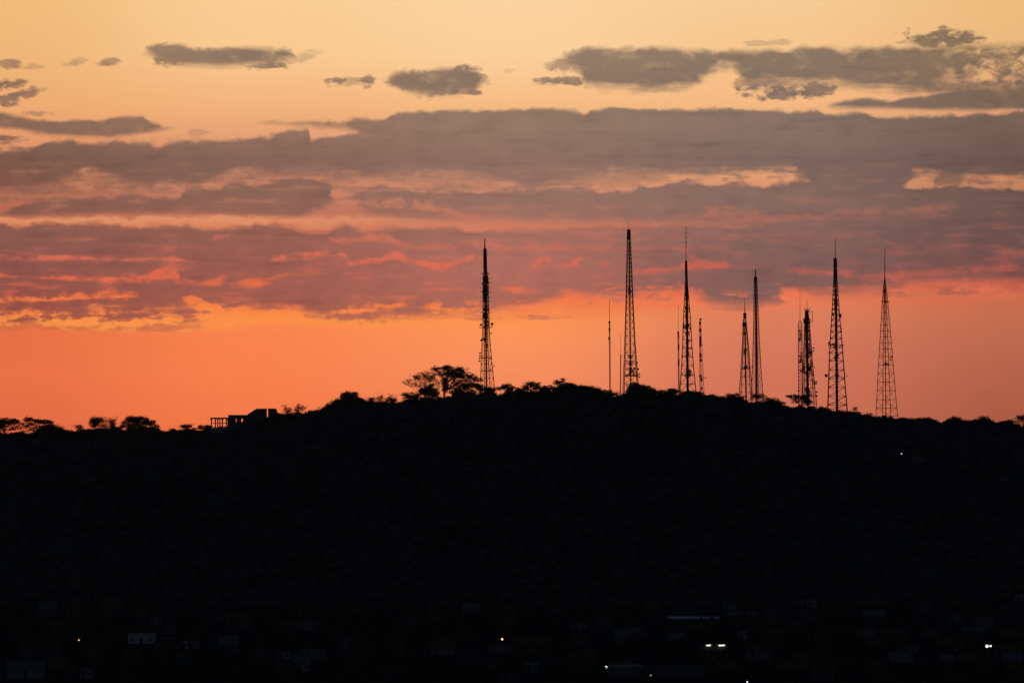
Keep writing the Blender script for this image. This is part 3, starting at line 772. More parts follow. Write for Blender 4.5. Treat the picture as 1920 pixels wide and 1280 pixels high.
# ------------------------------------------------------------------ lattice towers
def lattice(label, Y, prof, levels, rot=25, leg_r=.2, br=.11, brace='X', cables=None, rods=(), drums=(), dishes=(), decks=(), spikes=(),
            clutter=(), arms=(), paint=True, name='lattice_tower', sides=4):
    """prof: (row, centre column, half width seen) from foot to top"""
    k = pxm(Y)
    lp = [(-r, c, h) for r, c, h in prof]
    def at(row):
        c = interp([(a, b) for a, b, _ in lp], -row); h = interp([(a, d) for a, _, d in lp], -row)
        return P(c, row, Y), h * k
    base = P(prof[0][1], prof[0][0], Y); base.z = terrain(base.x, Y) - .3
    t = thing(name, base, label, 'tower', 'radio and television towers on the ridge')
    ang = [rad(rot) + 2 * math.pi * i / sides for i in range(sides)]
    span = max(abs(math.cos(a)) for a in ang)
    def corner(row, i):
        c, h = at(row)
        R = h / span
        p = Vector((c.x + R * math.cos(ang[i % sides]), Y + R * math.sin(ang[i % sides]), c.z))
        return p
    foot = 864 - (base.z - CAM_H) / k          # row of the foot
    rows = [r for r in levels if r < foot]
    mat_ = M_PAINT if paint else M_STEEL
    for i in range(sides):
        mb = MB()
        f0 = corner(prof[0][0], i); f0.z = base.z
        pr = f0
        for r in rows:
            q = corner(r, i); mb.bar(pr, q, leg_r); pr = q
        mb.build('leg', mat_, t, origin=base)
    mb = MB()
    prev = None
    for j, r in enumerate(rows):
        for i in range(sides):
            a, b = corner(r, i), corner(r, i + 1)
            mb.bar(a, b, br)
            if prev is not None:
                c, d = corner(prev, i), corner(prev, i + 1)
                if brace == 'X':
                    mb.bar(a, d, br * .8); mb.bar(b, c, br * .8)
                elif brace == 'K':
                    m_ = (a + b) / 2
                    mb.bar(c, m_, br * .8); mb.bar(d, m_, br * .8)
                else:
                    mb.bar(a, d, br * .8) if j % 2 else mb.bar(b, c, br * .8)
        prev = r
    mb.build('bracing', mat_, t, origin=base)
    if cables:
        mb = MB()
        for c0, c1, w, r0, r1 in cables:                # column at foot, column at top, width px, rows
            n = max(2, int((r0 - r1) / 8)); pr = None
            for s in range(n + 1):
                f = s / n; q = P(c0 + (c1 - c0) * f, r0 + (r1 - r0) * f, Y)
                if pr is not None:
                    mb.bar(pr, q, w * k * .5, None, 6)
                    mb.bar(q + Vector((-w * k * .75, 0, 0)), q + Vector((w * k * .75, 0, 0)), .07)
                pr = q
        mb.build('cable_ladder', M_PIPE, t, origin=base)
    for c, r0, r1, w0, w1 in rods:                       # whip or pole: column, bottom row, top row, widths
        MB().bar(P(c, r0, Y), P(c, r1, Y), w0 * k * .5, w1 * k * .5, 8).build('antenna_mast', M_DARK, t, origin=base)
    for c, r0, r1, w in drums:                           # cylindrical antenna stack
        mb = MB(); mb.bar(P(c, r0, Y), P(c, r1, Y), w * k * .36, None, 10)
        n = max(2, int((r0 - r1) / 4))
        for s in range(n):
            a = r0 + (r1 - r0) * (s + .15) / n; b = r0 + (r1 - r0) * (s + .85) / n
            for g in range(4):
                an = g * math.pi / 2 + .5
                o_ = Vector((math.cos(an), math.sin(an), 0)) * w * k * .33
                mb.bar(P(c, a, Y) + o_, P(c, b, Y) + o_, w * k * .17, None, 4)
        mb.build('antenna_stack', M_DARK, t, origin=base)
    for c, r, rr in dishes:
        q = P(c, r, Y) + Vector((0, -2.0, 0))
        core, h = at(r)
        mb = MB(); mb.dish(q, rr * k, (.25 if c > core.x else -.25, -1, 0))
        d = mb.build('dish', M_DISH, t, origin=base)
        MB().bar(q + Vector((0, .2, 0)), Vector((core.x + (h if q.x > core.x else -h) * .9, Y, q.z)), .08).build('dish_bracket', M_STEEL, d, origin=base)
    for r, x0, x1 in decks:
        mb = MB(); a, b = P(x0, r, Y), P(x1, r, Y); w = (b - a).x
        c = (a + b) / 2
        mb.box((c.x, Y, c.z), (w, w * .8, .28))
        for sx in (-1, 1):
            for sy in (-1, 1):
                mb.bar((c.x + sx * w / 2, Y + sy * w * .4, c.z), (c.x + sx * w / 2, Y + sy * w * .4, c.z + .95), .05)
            mb.bar((c.x - w / 2, Y + sx * w * .4, c.z + .95), (c.x + w / 2, Y + sx * w * .4, c.z + .95), .05)
            mb.bar((c.x + sx * w / 2, Y - w * .4, c.z + .95), (c.x + sx * w / 2, Y + w * .4, c.z + .95), .05)
        mb.build('platform', M_STEEL, t, origin=base)
    for r, x0, x1 in spikes:                             # cross-arm with aerials
        mb = MB(); a, b = P(x0, r, Y), P(x1, r, Y); c = (a + b) / 2; w = (b - a).x / 2
        mb.bar(a, b, .10); mb.bar(c + Vector((0, -w, 0)), c + Vector((0, w, 0)), .10)
        for q in (a, b, c + Vector((0, -w, 0)), c + Vector((0, w, 0))):
            mb.bar(q + Vector((0, 0, -.35)), q + Vector((0, 0, .35)), .06)
        mb.build('cross_arm', M_STEEL, t, origin=base)
    for c, r, w, h in clutter:                           # a cluster of panel aerials
        rr_ = random.Random(int(c * 3 + r)); mb = MB()
        n = max(3, int(w * h / 5))
        for s in range(n):
            q = P(c + rr_.uniform(-.5, .5) * w, r + rr_.uniform(-.35, .35) * h, Y) + Vector((0, rr_.uniform(-.5, .5) * w * k, 0))
            mb.box(q, (.32, .2, rr_.uniform(.5, 1.3)), rr_.uniform(0, 3))
            mb.bar(q, P(c, q.z and r, Y), .06)
        mb.build('panel_antenna', M_DARK, t, origin=base)
    for pts, w in arms:                                  # bent pipe brackets
        mb = MB(); q = [P(a, b, Y) for a, b in pts]
        for a, b in zip(q, q[1:]): mb.bar(a, b, w * k * .5)
        mb.build('side_bracket', M_STEEL, t, origin=base)
    return t

def steps(a, b, n, g=1.0):
    """rows from a (low) to b (high) with panels shrinking upward"""
    w = [g ** i for i in range(n)]; s = sum(w); out = [a]; acc = 0
    for i in w:
        acc += i; out.append(a + (b - a) * acc / s)
    return out

# A, the leftmost tower with the thick stacked-antenna shaft
lattice("leftmost tower, black stacked antennas up its shaft and four small dishes at left", 3512,
        [(742, 914, 14.5), (727, 913.8, 13.3), (670, 912, 9.5), (620, 911.3, 6.3), (517, 910.8, 4.6), (512, 910, 3), (466, 909.3, 2.2)],
        [727, 709, 695, 682, 670, 657, 646, 636, 626, 617] + steps(608, 515, 13) + steps(508, 466, 11), rot=20, br=.11,
        cables=[(912.5, 911, 3.0, 738, 600), (910.8, 909.6, 3.4, 600, 470)],
        rods=[(909, 466, 447, 2.6, 2.0)],
        drums=[(910, 566, 552, 9.5), (910, 547, 535, 11), (910, 530, 517, 11), (910.5, 597, 587, 10)],
        dishes=[(901.5, 608.5, 2.1), (922.5, 607.5, 2.6), (915.5, 603.5, 1.9), (920.8, 624, 1.4), (902.2, 638, 2.0), (908.5, 636.5, 3.0),
                (899.8, 662, 1.7), (899.6, 667, 1.7), (899.3, 671.6, 1.7), (898.8, 676.6, 1.7), (923.5, 689.5, 1.3), (926.5, 685.5, 1.1)],
        decks=[(513.5, 902.5, 918.5), (614, 899.5, 923.8), (670.5, 902.5, 921.5), (695.5, 904, 920.5), (636, 903, 912)],
        spikes=[(r, 900, 921.5) for r in (522, 530, 540, 547.5, 557.5, 565.5, 586, 597)] + [(r, 905.5, 913.2) for r in (470, 474, 478, 482, 486, 490, 494, 498, 502)],
        clutter=[(912, 612, 9, 11), (919, 671, 5, 4), (920, 694, 4, 4), (910, 549, 13, 12), (910, 532, 13, 10), (911, 577, 10, 16), (911, 604, 9, 8), (909.5, 492, 4.5, 34), (906, 671, 5, 4), (913, 648, 6, 8), (911, 629, 6, 8)])
# B, the tallest
lattice("tallest tower, a lattice tapering evenly to a short black cylinder and thin rod", 3520,
        [(745, 1183.2, 16), (735, 1182.9, 15.3), (640, 1181.2, 10), (560, 1180.3, 6.8), (490, 1179.6, 4.6), (450, 1179, 3.2), (430, 1179, 2.8)],
        [735, 719, 705, 691, 677, 661, 645, 630, 616, 603, 590, 578, 567, 556, 546, 536, 527, 518, 509, 501, 493, 485, 478, 471, 464, 457, 450, 440, 431],
        rot=38, br=.10, brace='X', cables=[(1182.8, 1179.5, 2.6, 738, 452)],
        rods=[(1179, 431, 415, 1.0, .5)], drums=[(1179, 450, 430, 6.8)],
        dishes=[(1194.5, 680, 1.7), (1196.2, 692, 1.9), (1199, 701.5, 1.5), (1198.5, 706.5, 1.6)],
        decks=[(704, 1171, 1196), (661, 1173, 1192), (683, 1172, 1194)],
        clutter=[(1183, 680, 8, 12), (1184, 703, 24, 6), (1195, 704, 5, 8), (1181, 690, 12, 5), (1182, 668, 12, 10), (1180.5, 545, 6, 20), (1186, 695, 14, 16)])
# C
lattice("second tallest tower, dark central column, flared lattice legs and a long knobbly whip", 3530,
        [(750, 1290, 17.5), (735, 1289.8, 16), (690, 1289.2, 12), (650, 1288.6, 9.3), (600, 1288, 7.2), (570, 1287.6, 5), (530, 1287, 2.2), (488, 1286.3, 1.6)],
        [735, 720, 704, 687, 670, 653, 637, 622, 608, 596, 585, 575, 565] + steps(556, 489, 14), rot=42, br=.11, brace='K',
        cables=[(1289.5, 1287.6, 4.8, 740, 530), (1287.6, 1286.6, 3.0, 530, 489)],
        rods=[(1286.2, 489, 422, 1.5, .7)],
        dishes=[(1289, 691.5, 2.4), (1295.5, 653.5, 1.6)],
        decks=[(653.5, 1280, 1298), (669.5, 1281, 1297), (687, 1279, 1297), (703, 1280, 1299)],
        spikes=[(r, 1284.8, 1287.6) for r in (427, 436, 446, 455, 463)] + [(576, 1283, 1292), (584, 1283, 1292.5)],
        clutter=[(1288, 578, 8, 10), (1288, 592, 6, 8), (1288.5, 612, 15, 16), (1289, 625, 10, 8), (1292, 653, 11, 4), (1296, 719, 6, 6), (1292, 638, 8, 6), (1287.5, 555, 6, 24), (1289, 664, 9, 14), (1290, 700, 12, 20), (1287, 540, 5, 16)])
# H
lattice("short tower topped by a black drum and a thin whip, left of the pole-topped tower", 3545,
        [(760, 1398.4, 14.5), (750, 1398.3, 13.8), (690, 1398, 9), (640, 1397.5, 5.5), (612, 1396.6, 3.6), (598, 1396.3, 2.6)],
        [750, 735, 720, 706, 692, 679, 667, 655, 644, 634, 625, 617, 609, 602, 598], rot=33, br=.09,
        cables=[(1399, 1396.8, 2.8, 752, 612)],
        rods=[(1396.5, 598, 559, 2.2, .8)], drums=[(1396.6, 597, 586.5, 7.2), (1395.2, 612.5, 604, 7.5)],
        dishes=[(1396.2, 705.5, 2.0), (1397, 690, 3.2)], decks=[(692, 1390, 1406)], clutter=[(1399, 688, 13, 8), (1395, 608, 8, 6), (1410.5, 689, 3, 8), (1397, 625, 6, 12), (1398, 660, 7, 16)])
# I
lattice("slender tower with a bare pole on top, right of the drum-topped tower", 3515,
        [(762, 1420, 12.2), (750, 1419.8, 11.4), (690, 1418.8, 8.2), (620, 1417.9, 5.2), (560, 1417.2, 3.6), (528, 1416.8, 2.8), (518, 1416.4, 2.4)],
        [750, 736, 723, 710, 698, 687, 676, 666, 656, 647, 638] + steps(629, 520, 15), rot=12, br=.09,
        cables=[(1419.2, 1416.8, 3.0, 755, 530)], rods=[(1416.3, 519, 505, 2.6, 2.2)], drums=[(1416.6, 528, 518.5, 5)],
        spikes=[(655, 1415, 1423), (667, 1414, 1422)], clutter=[(1418.5, 650, 4, 4), (1418.5, 666, 4, 4), (1419.5, 722, 3, 4)])
# J
lattice("narrow straight-sided lattice mast with a long whip, left of the tower cluttered with antennas", 3548,
        [(770, 1501.5, 4.0), (700, 1501, 4.0), (608, 1500, 3.5), (601, 1500, .8)],
        steps(765, 608, 24) + [601.5], rot=45, leg_r=.14, br=.09, rods=[(1500, 602, 543, 1.0, .5)],
        clutter=[(1502, 694, 5, 12), (1500.5, 630, 5, 30), (1501, 670, 5, 30)], dishes=[(1496.8, 732, 1.7)])
# K
lattice("tower crowded with antennas and small dishes down its right side", 3525,
        [(772, 1517, 16), (757, 1517, 14.8), (716, 1515.8, 11.4), (650, 1514.2, 7.4), (605, 1513.2, 4.8), (581, 1512.5, 2.4)],
        [757, 742, 727, 713, 700, 688, 676, 665, 655, 645, 636, 627, 619, 611, 603, 596, 589, 582], rot=30, br=.11,
        cables=[(1514.6, 1512.6, 5.0, 760, 582)],
        rods=[(1513.2, 581, 561, .9, .5), (1523.2, 603, 582, 1.0, 1.0)],
        dishes=[(1525.3, 652.5, 1.6), (1525, 657.8, 1.2), (1531, 735, 1.7), (1531, 742, 1.8), (1528, 720, 1.5), (1527, 688, 1.0)],
        decks=[(580.8, 1508, 1518.5), (713, 1503, 1526)],
        spikes=[(585, 1509, 1517), (599, 1507, 1520), (604, 1506, 1521), (612, 1507, 1519)],
        clutter=[(1513, 586, 7, 10), (1513, 602, 13, 12), (1513.5, 617, 11, 14), (1514, 650, 11, 18), (1514, 668, 7, 8), (1515, 700, 8, 14), (1528, 717, 8, 10), (1521, 680, 6, 10), (1524, 703, 5, 8), (1514, 633, 12, 14), (1518, 664, 10, 20), (1519, 690, 12, 20), (1507, 690, 6, 30), (1515, 735, 14, 24)],
        arms=[([(1517, 602), (1523.2, 602), (1523.2, 585), (1518, 585)], .9)])
# L
lattice("tower with a big round dish sticking out on its left side, X-braced panels", 3508,
        [(780, 1570.5, 20.5), (770, 1570.2, 19.8), (700, 1568.6, 15.6), (650, 1567.7, 12.6), (600, 1567, 8.6), (560, 1566.7, 5.6), (520, 1566.4, 3.4), (484, 1566, 2.9)],
        [770, 759, 743, 726, 709.5, 693, 676, 661, 647, 634, 622, 611, 600, 590, 580, 571, 562, 553, 545] + steps(537, 485, 10), rot=40, br=.12,
        cables=[(1569.5, 1567.2, 4.8, 772, 540)], rods=[(1566, 484, 446, 1.8, .7)], drums=[(1566.2, 539, 522, 5.4), (1566, 521, 503, 6.2), (1566, 502, 484, 6.6)],
        dishes=[(1548.6, 704, 3.1), (1588, 704.3, 1.1), (1554.5, 641.5, 1.3), (1553.6, 661, 1.0), (1581, 647, 1.1)],
        decks=[(652, 1555, 1580), (709.5, 1556, 1582), (759, 1555, 1584)],
        clutter=[(1567, 648, 8, 12), (1555, 644, 4, 12), (1577, 618, 4, 12), (1567.5, 610, 5, 20), (1567.5, 630, 5, 16), (1562, 645, 10, 5), (1575, 590, 6, 16), (1562, 590, 3, 16), (1567, 570, 7, 34), (1568, 670, 9, 22), (1569, 700, 8, 20), (1566.5, 548, 6, 14)])
# M
lattice("rightmost tower, open lattice with four visible legs, collar platform and long whip", 3510,
        [(790, 1663, 21.8), (778, 1662.6, 20.6), (700, 1661.2, 15.2), (650, 1660.7, 11.8), (600, 1660, 8), (566, 1659.4, 5.3), (545, 1659.1, 3.4), (534, 1659, 2)],
        [780, 765, 749, 732, 716, 700, 684, 668, 654, 643, 631, 620, 609, 597, 586, 576, 566, 558, 550, 542, 534], rot=17, br=.11, brace='H', leg_r=.19,
        cables=[(1661, 1659, 1.7, 782, 540)], rods=[(1659, 524, 465, 2.0, .8)], drums=[(1659, 534, 524, 4)],
        dishes=[(1670.5, 669.5, 1.7), (1670.3, 674.5, 1.6)], decks=[(566.5, 1652.5, 1667.5), (683, 1656, 1668)],
        clutter=[(1661, 682, 9, 4), (1659.5, 566, 12, 3), (1657, 547, 2, 4)])
# slender guyless masts
def mast(label, Y, c0, c1, r0, rk, rt, w, whip, extra=(), dishes=(), flare=0.0):
    k = pxm(Y); base = P(c0, r0, Y); base.z = terrain(base.x, Y) - .3
    t = thing('radio_mast', base, label, 'mast', 'thin masts on the ridge')
    mb = MB(); n = int((r0 - rk) / 4.0)
    pr = None
    for s in range(n + 1):
        f = s / n; c = P(c0 + (c1 - c0) * f, r0 + (rk - r0) * f, Y)
        if s == 0: c.z = base.z
        cur = [c + Vector((math.cos(a), math.sin(a), 0)) * w * (1 + flare * (1 - f) ** 1.3) * k * .5 for a in (.4, 2.5, 4.6)]
        if pr:
            for i in range(3):
                mb.bar(pr[i], cur[i], .10); mb.bar(cur[i], cur[(i+1) % 3], .06); mb.bar(pr[i], cur[(i+1) % 3], .06)
        pr = cur
    mb.build('lattice_shaft', M_PAINT, t, origin=base)
    MB().bar(P(c1, rk, Y), P(c1, rt, Y), whip * k * .5, whip * k * .3, 6).build('antenna_mast', M_DARK, t, origin=base)
    for c, r, ww, hh in extra:
        mb = MB()
        for s in range(4):
            a = s * 1.57 + .4
            q = P(c, r, Y) + Vector((math.cos(a), math.sin(a), 0)) * ww * k * .4
            mb.box(q, (.3, .3, hh * k), a); mb.bar(q, P(c, r, Y), .07)
        mb.build('panel_antenna', M_DARK, t, origin=base)
    for c, r, rr in dishes:
        q = P(c, r, Y) + Vector((0, -1.0, 0))
        d = MB().dish(q, rr * k, (0, -1, 0)).build('dish', M_DISH, t, origin=base)
        MB().bar(q, P(c1 + (c0 - c1) * (r - rk) / (r0 - rk), r, Y), .08).build('dish_bracket', M_STEEL, d, origin=base)
    return t
mast("thin mast left of the tallest tower, whip tip reaching the clouds' glowing rim", 3535, 1144, 1142.8, 745, 602, 562, 2.6, 1.1,
     extra=[(1142.8, 604, 3, 4), (1142.9, 618, 3, 6), (1142, 634, 3, 4)])
mast("thinnest and shortest mast, a faint line just left of the tallest tower", 3560, 1163, 1164, 750, 666, 624, 1.5, .8, extra=[(1164, 666, 2, 2)])
mast("thin mast with a long fine whip, immediately left of the second tallest tower", 3520, 1273, 1271.8, 748, 624, 572, 2.9, .7,
     extra=[(1271.5, 623, 4, 3), (1272, 630, 2.5, 8), (1272.3, 650, 2.5, 10), (1272.6, 680, 2.5, 12)])
mast("thin mast topped by a small round dish, immediately right of the second tallest tower", 3540, 1316, 1312.6, 750, 602, 597, 4.0, 1.4,
     extra=[(1312.6, 606, 4, 4), (1312.6, 619, 4, 6), (1313.5, 666, 3, 8), (1314, 675, 4, 5), (1315, 711, 4, 8), (1313, 640, 3, 20), (1315.5, 728, 4, 5)],
     dishes=[(1313.2, 598.5, 2.2), (1313, 704.5, 2.7), (1323, 708, 1.3), (1320.3, 647, .7), (1311.5, 604, 1.3)], flare=1.9)

# ------------------------------------------------------------------ houses on the left shoulder of the ridge
def zrow(r, Y): return P(960, r, Y).z
def open_pavilion():
    Y = 3494; k = pxm(Y)
    a, b = P(395.5, 800, Y), P(428, 800, Y)
    g = terrain((a.x + b.x) / 2, Y) - .3
    base = Vector(((a.x + b.x) / 2, Y, g))
    t = thing('pavilion', base, 'open two-level pavilion of posts with a thin flat roof, sky showing through it', 'pavilion')
    w = b.x - a.x; dp = 6.0
    zr, zm, zf = zrow(783.6, Y), zrow(793.3, Y), zrow(801.5, Y)
    MB().box((base.x, Y, zr + .0), (w + .4, dp, .75)).build('roof', M_CONC, t, origin=base)
    MB().box((base.x, Y - dp / 2 + .2, zm), (w, .25, .32)).box((base.x, Y + dp / 2 - .2, zm), (w, .25, .32)).build('rail', M_CONC, t, origin=base)
    MB().box((base.x, Y, (zf + g) / 2 - .1), (w, dp, max(.5, zf - g))).build('floor', M_CONC, t, origin=base)
    for c, ww in ((396.3, 1.3), (403.7, 1.4), (408.3, 1.2), (412.3, 1.0), (417, 1.6), (424.3, 1.3), (427.2, 1.2)):
        q = P(c, 790, Y)
        for sy in (-1, 1):
            mb = MB()
            mb.box((q.x, Y + sy * (dp / 2 - .25), (zr + zf) / 2), (ww * k, .4, zr - zf))
            mb.box((q.x, Y + sy * (dp / 2 - .25), zr - .65), (ww * k * 2.1, .38, .6))       # bracket at the head
            mb.build('post', M_CONC, t, origin=base)
open_pavilion()
def wall_with_holes(mb, x0, x1, z0, z1, y, th, holes):
    """front wall pieces round rectangular openings (cx, cz, w, h), openings share one row"""
    holes = sorted(holes)
    if not holes:
        mb.box(((x0+x1)/2, y, (z0+z1)/2), (x1-x0, th, z1-z0)); return
    zb, zt = holes[0][1] - holes[0][3]/2, holes[0][1] + holes[0][3]/2
    mb.box(((x0+x1)/2, y, (z0+zb)/2), (x1-x0, th, zb-z0)); mb.box(((x0+x1)/2, y, (zt+z1)/2), (x1-x0, th, z1-zt))
    cur = x0
    for cx, cz, w, h in holes:
        mb.box(((cur+cx-w/2)/2, y, (zb+zt)/2), (cx-w/2-cur, th, zt-zb)); cur = cx + w/2
    mb.box(((cur+x1)/2, y, (zb+zt)/2), (x1-cur, th, zt-zb))
def flat_house():
    Y = 3494; k = pxm(Y)
    a, b = P(428.6, 800, Y), P(463.5, 800, Y)
    cx = (a.x + b.x) / 2; g = terrain(cx, Y) - .4
    base = Vector((cx, Y, g))
    t = thing('house', base, 'flat-roofed house with two see-through windows, right of the open pavilion', 'house')
    zt = zrow(779.5, Y); dp = 6.5
    mb = MB()
    hs = [(P(442.5, 788, Y).x, zrow(787.6, Y), 3.2 * k, 6 * k), (P(454, 788, Y).x, zrow(787.6, Y), 4 * k, 6 * k)]
    wall_with_holes(mb, a.x, b.x, g, zt, Y - dp / 2 + .1, .2, hs)
    wall_with_holes(mb, a.x, b.x, g, zt, Y + dp / 2 - .1, .2, hs)
    for x in (a.x + .1, b.x - .1): mb.box((x, Y, (g + zt) / 2), (.19, dp - .42, zt - g))
    mb.build('wall', M_DARKWALL, t, origin=base)
    MB().box((cx - .1, Y, zt + .3), (b.x - a.x + .5, dp + .6, .6)).build('roof', M_CONC, t, origin=base)
    for i, h in enumerate(hs):
        mb = MB(); y = Y - dp / 2 - .02
        for s in (-1, 1):
            mb.box((h[0] + s * (h[2] / 2 + .03), y, h[1]), (.09, .08, h[3]))
            mb.box((h[0], y, h[1] + s * (h[3] / 2 + .04)), (h[2] + .2, .08, .09))
        mb.box((h[0] + (.1 if i else 0), y + .01, h[1]), (.10 if i else .35, .05, h[3]))
        mb.build('window', M_DOOR, t, origin=base)
flat_house()
def upper_house():
    Y = 3497; k = pxm(Y)
    a, b = P(464.5, 780, Y), P(521, 780, Y)
    cx = (a.x + b.x) / 2; g = terrain(cx, Y) - 1.5
    base = Vector((cx, Y, g))
    t = thing('house', base, 'rightmost ridge house, its slanting roof rising to a flat top', 'house')
    dp = 7.0
    pts = [(464.5, 776.5), (481.5, 767.8), (500, 767.4), (500, 795), (464.5, 800)]
    def prism(pts, y0, y1):
        mb = MB(); n = len(pts)
        for y in (y0, y1):
            for c, r in pts:
                q = P(c, r, Y); mb.v.append(Vector((q.x, y, q.z)))
        mb.f.append(tuple(range(n))); mb.f.append(tuple(reversed(range(n, 2 * n))))
        for i in range(n):
            j = (i + 1) % n; mb.f.append((i, i + n, j + n, j))
        return mb
    prism(pts, Y - dp / 2, Y + dp / 2).build('wall', M_DARKWALL, t, origin=base)
    prism([(463.8, 777), (481.2, 766), (500.5, 765.6), (500.5, 767.2), (481.5, 767.6), (464.6, 776.6)][::1], Y - dp / 2 - .3, Y + dp / 2 + .3).build('roof', M_CONC, t, origin=base)
    prism([(503, 765.4), (518, 765.8), (519.5, 771), (522, 777), (522, 795), (502.9, 795)], Y - 2.5, Y + 3).build('annexe', M_DARK, t, origin=base)
    MB().box((P(490, 773, Y).x, Y - dp / 2 - .03, zrow(774, Y)), (1.6, .08, 1.0)).build('window', M_GLASS, t, origin=base)
upper_house()
def low_block(label, x0, x1, rt, rb, Y, name='building'):
    a, b = P(x0, rb, Y), P(x1, rb, Y); cx = (a.x + b.x) / 2; g = terrain(cx, Y) - .8
    base = Vector((cx, Y, g)); zt = zrow(rt, Y); w = b.x - a.x
    t = thing(name, base, label, 'building')
    MB().box((cx, Y, (g + zt) / 2), (w, 5, zt - g)).build('wall', M_DARKWALL, t, origin=base)
    MB().box((cx, Y, zt + .14), (w + .5, 5.5, .26)).build('roof', M_CONC, t, origin=base)
    n = int(w / 3.2)
    for i in range(n):
        x = a.x + w * (i + .5) / n
        MB().box((x, Y - 2.53, zt - 1.1), (1.1, .08, .9)).build('window', M_GLASS, t, origin=base)
    MB().box((a.x + w * .5 / n + 1.4, Y - 2.53, zt - 1.6), (.9, .09, 2.0)).build('door', M_DOOR, t, origin=base)
low_block("long low grey transmitter building at the foot of the leftmost tower", 862, 928, 740, 750, 3478)
low_block("low grey hut among the canopy below the second tallest tower", 1286, 1308, 741, 752, 3478)

# ------------------------------------------------------------------ the town at the foot of the hill
def ydist(row):
    return CAM_H / math.tan(rad((row - EYE) * PXDEG))
WALLS = {}
def wallmat(v, tint=(1, 1, 1)):
    key = (round(v, 2), tint)
    if key not in WALLS:
        c = tuple(v * t_ for t_ in tint)
        WALLS[key] = mat('painted_wall', c, tuple(q * .82 for q in c), .35)
    return WALLS[key]
ROOFT = mat('clay_tiles', (.13, .07, .05), (.09, .055, .04), 1.2)
ROOFM = mat('metal_roof', (.13, .14, .14), (.10, .11, .11), .3, .8)
def house(label, x0, x1, rt, rb, wall=.45, tint=(1, 1, 1), roof='gable', Y=None, rz=0.0, depth=8.0, roofm=None, lit=None, name='house', cat='house', group='houses in the dark town below the hill', greys=None):
    Yf = Y or ydist(rb)
    k = pxm(Yf); a, b = P(x0, rb, Yf), P(x1, rb, Yf)
    w = b.x - a.x; cx = (a.x + b.x) / 2
    g = terrain(cx, Yf) - .1
    h = max(2.6, (rb - rt) * k * (1.0 if roof == 'flat' else .68))
    Yc = Yf + depth / 2
    base = Vector((cx, Yc, g))
    t = thing(name, base, label, cat, group)
    wall = wall * .68
    wm = wallmat(wall, tint)
    mb = MB().box((cx, Yc, g + h / 2), (w, depth, h))
    if roof == 'gable':
        rh = min(w, 9) * .2
        kk = len(mb.v)
        for y in (Yc - depth / 2 + .003, Yc + depth / 2 - .003):
            mb.v += [Vector((cx - w / 2, y, g + h)), Vector((cx + w / 2, y, g + h)), Vector((cx, y, g + h + rh))]
        mb.f += [(kk, kk + 1, kk + 2), (kk + 5, kk + 4, kk + 3)]
    mb.build('wall', wm, t, origin=base)
    rm = roofm or ROOFT
    if roof == 'gable':
        mb = MB()
        for s in (-1, 1):
            kk = len(mb.v); o_ = .45
            for y in (Yc - depth / 2 - .4, Yc + depth / 2 + .4):
                mb.v += [Vector((cx, y, g + h + rh + .02)), Vector((cx + s * (w / 2 + o_), y, g + h - rh * o_ / (w / 2) + .02)),
                         Vector((cx + s * (w / 2 + o_), y, g + h - rh * o_ / (w / 2) + .18)), Vector((cx, y, g + h + rh + .20))]
            for f in ((0, 1, 2, 3), (7, 6, 5, 4), (0, 4, 5, 1), (1, 5, 6, 2), (2, 6, 7, 3), (3, 7, 4, 0)):
                mb.f.append(tuple(kk + i for i in f))
        mb.build('roof', rm, t, origin=base)
    elif roof == 'shed':
        # eaves towards the camera, roof plane rising away
        mb = MB(); kk = 0; o_ = .5; rh = depth * .28
        x0_, x1_ = cx - w / 2 - o_, cx + w / 2 + o_
        mb.v += [Vector((x0_, Yc - depth/2 - o_, g + h - .05)), Vector((x1_, Yc - depth/2 - o_, g + h - .05)), Vector((x1_, Yc, g + h + rh)), Vector((x0_, Yc, g + h + rh)),
                 Vector((x0_, Yc - depth/2 - o_, g + h + .12)), Vector((x1_, Yc - depth/2 - o_, g + h + .12)), Vector((x1_, Yc, g + h + rh + .17)), Vector((x0_, Yc, g + h + rh + .17)),
                 Vector((x0_, Yc + depth/2 + o_, g + h - .05)), Vector((x1_, Yc + depth/2 + o_, g + h - .05)), Vector((x1_, Yc + depth/2 + o_, g + h + .12)), Vector((x0_, Yc + depth/2 + o_, g + h + .12))]
        mb.f += [(0, 3, 2, 1), (4, 5, 6, 7), (0, 1, 5, 4), (7, 6, 10, 11), (3, 8, 9, 2), (8, 11, 10, 9), (0, 4, 7, 3), (1, 2, 6, 5), (3, 7, 11, 8), (2, 9, 10, 6)]
        mb.build('roof', rm, t, origin=base)
    else:
        MB().box((cx, Yc, g + h + .13), (w + .5, depth + .5, .24)).build('roof', rm, t, origin=base)
    n = max(2, int(w / 2.8)); yw = Yc - depth / 2 - .02
    di = 1 if n > 2 else 0
    for i in range(n):
        x = cx - w / 2 + w * (i + .5) / n
        if i == di:
            MB().box((x, yw, g + 1.05), (.9, .07, 2.1)).build('door', M_DOOR, t, origin=base)
        else:
            f = MB().box((x, yw, g + min(1.6, h * .55)), (.95, .06, .9)).build('window', wallmat(max(.05, wall * .8)), t, origin=base)
            MB().box((x, yw - .035, g + min(1.6, h * .55)), (.8, .04, .75)).build('pane', M_GLASS, f, origin=base)
    return t, base, Yf, h, g
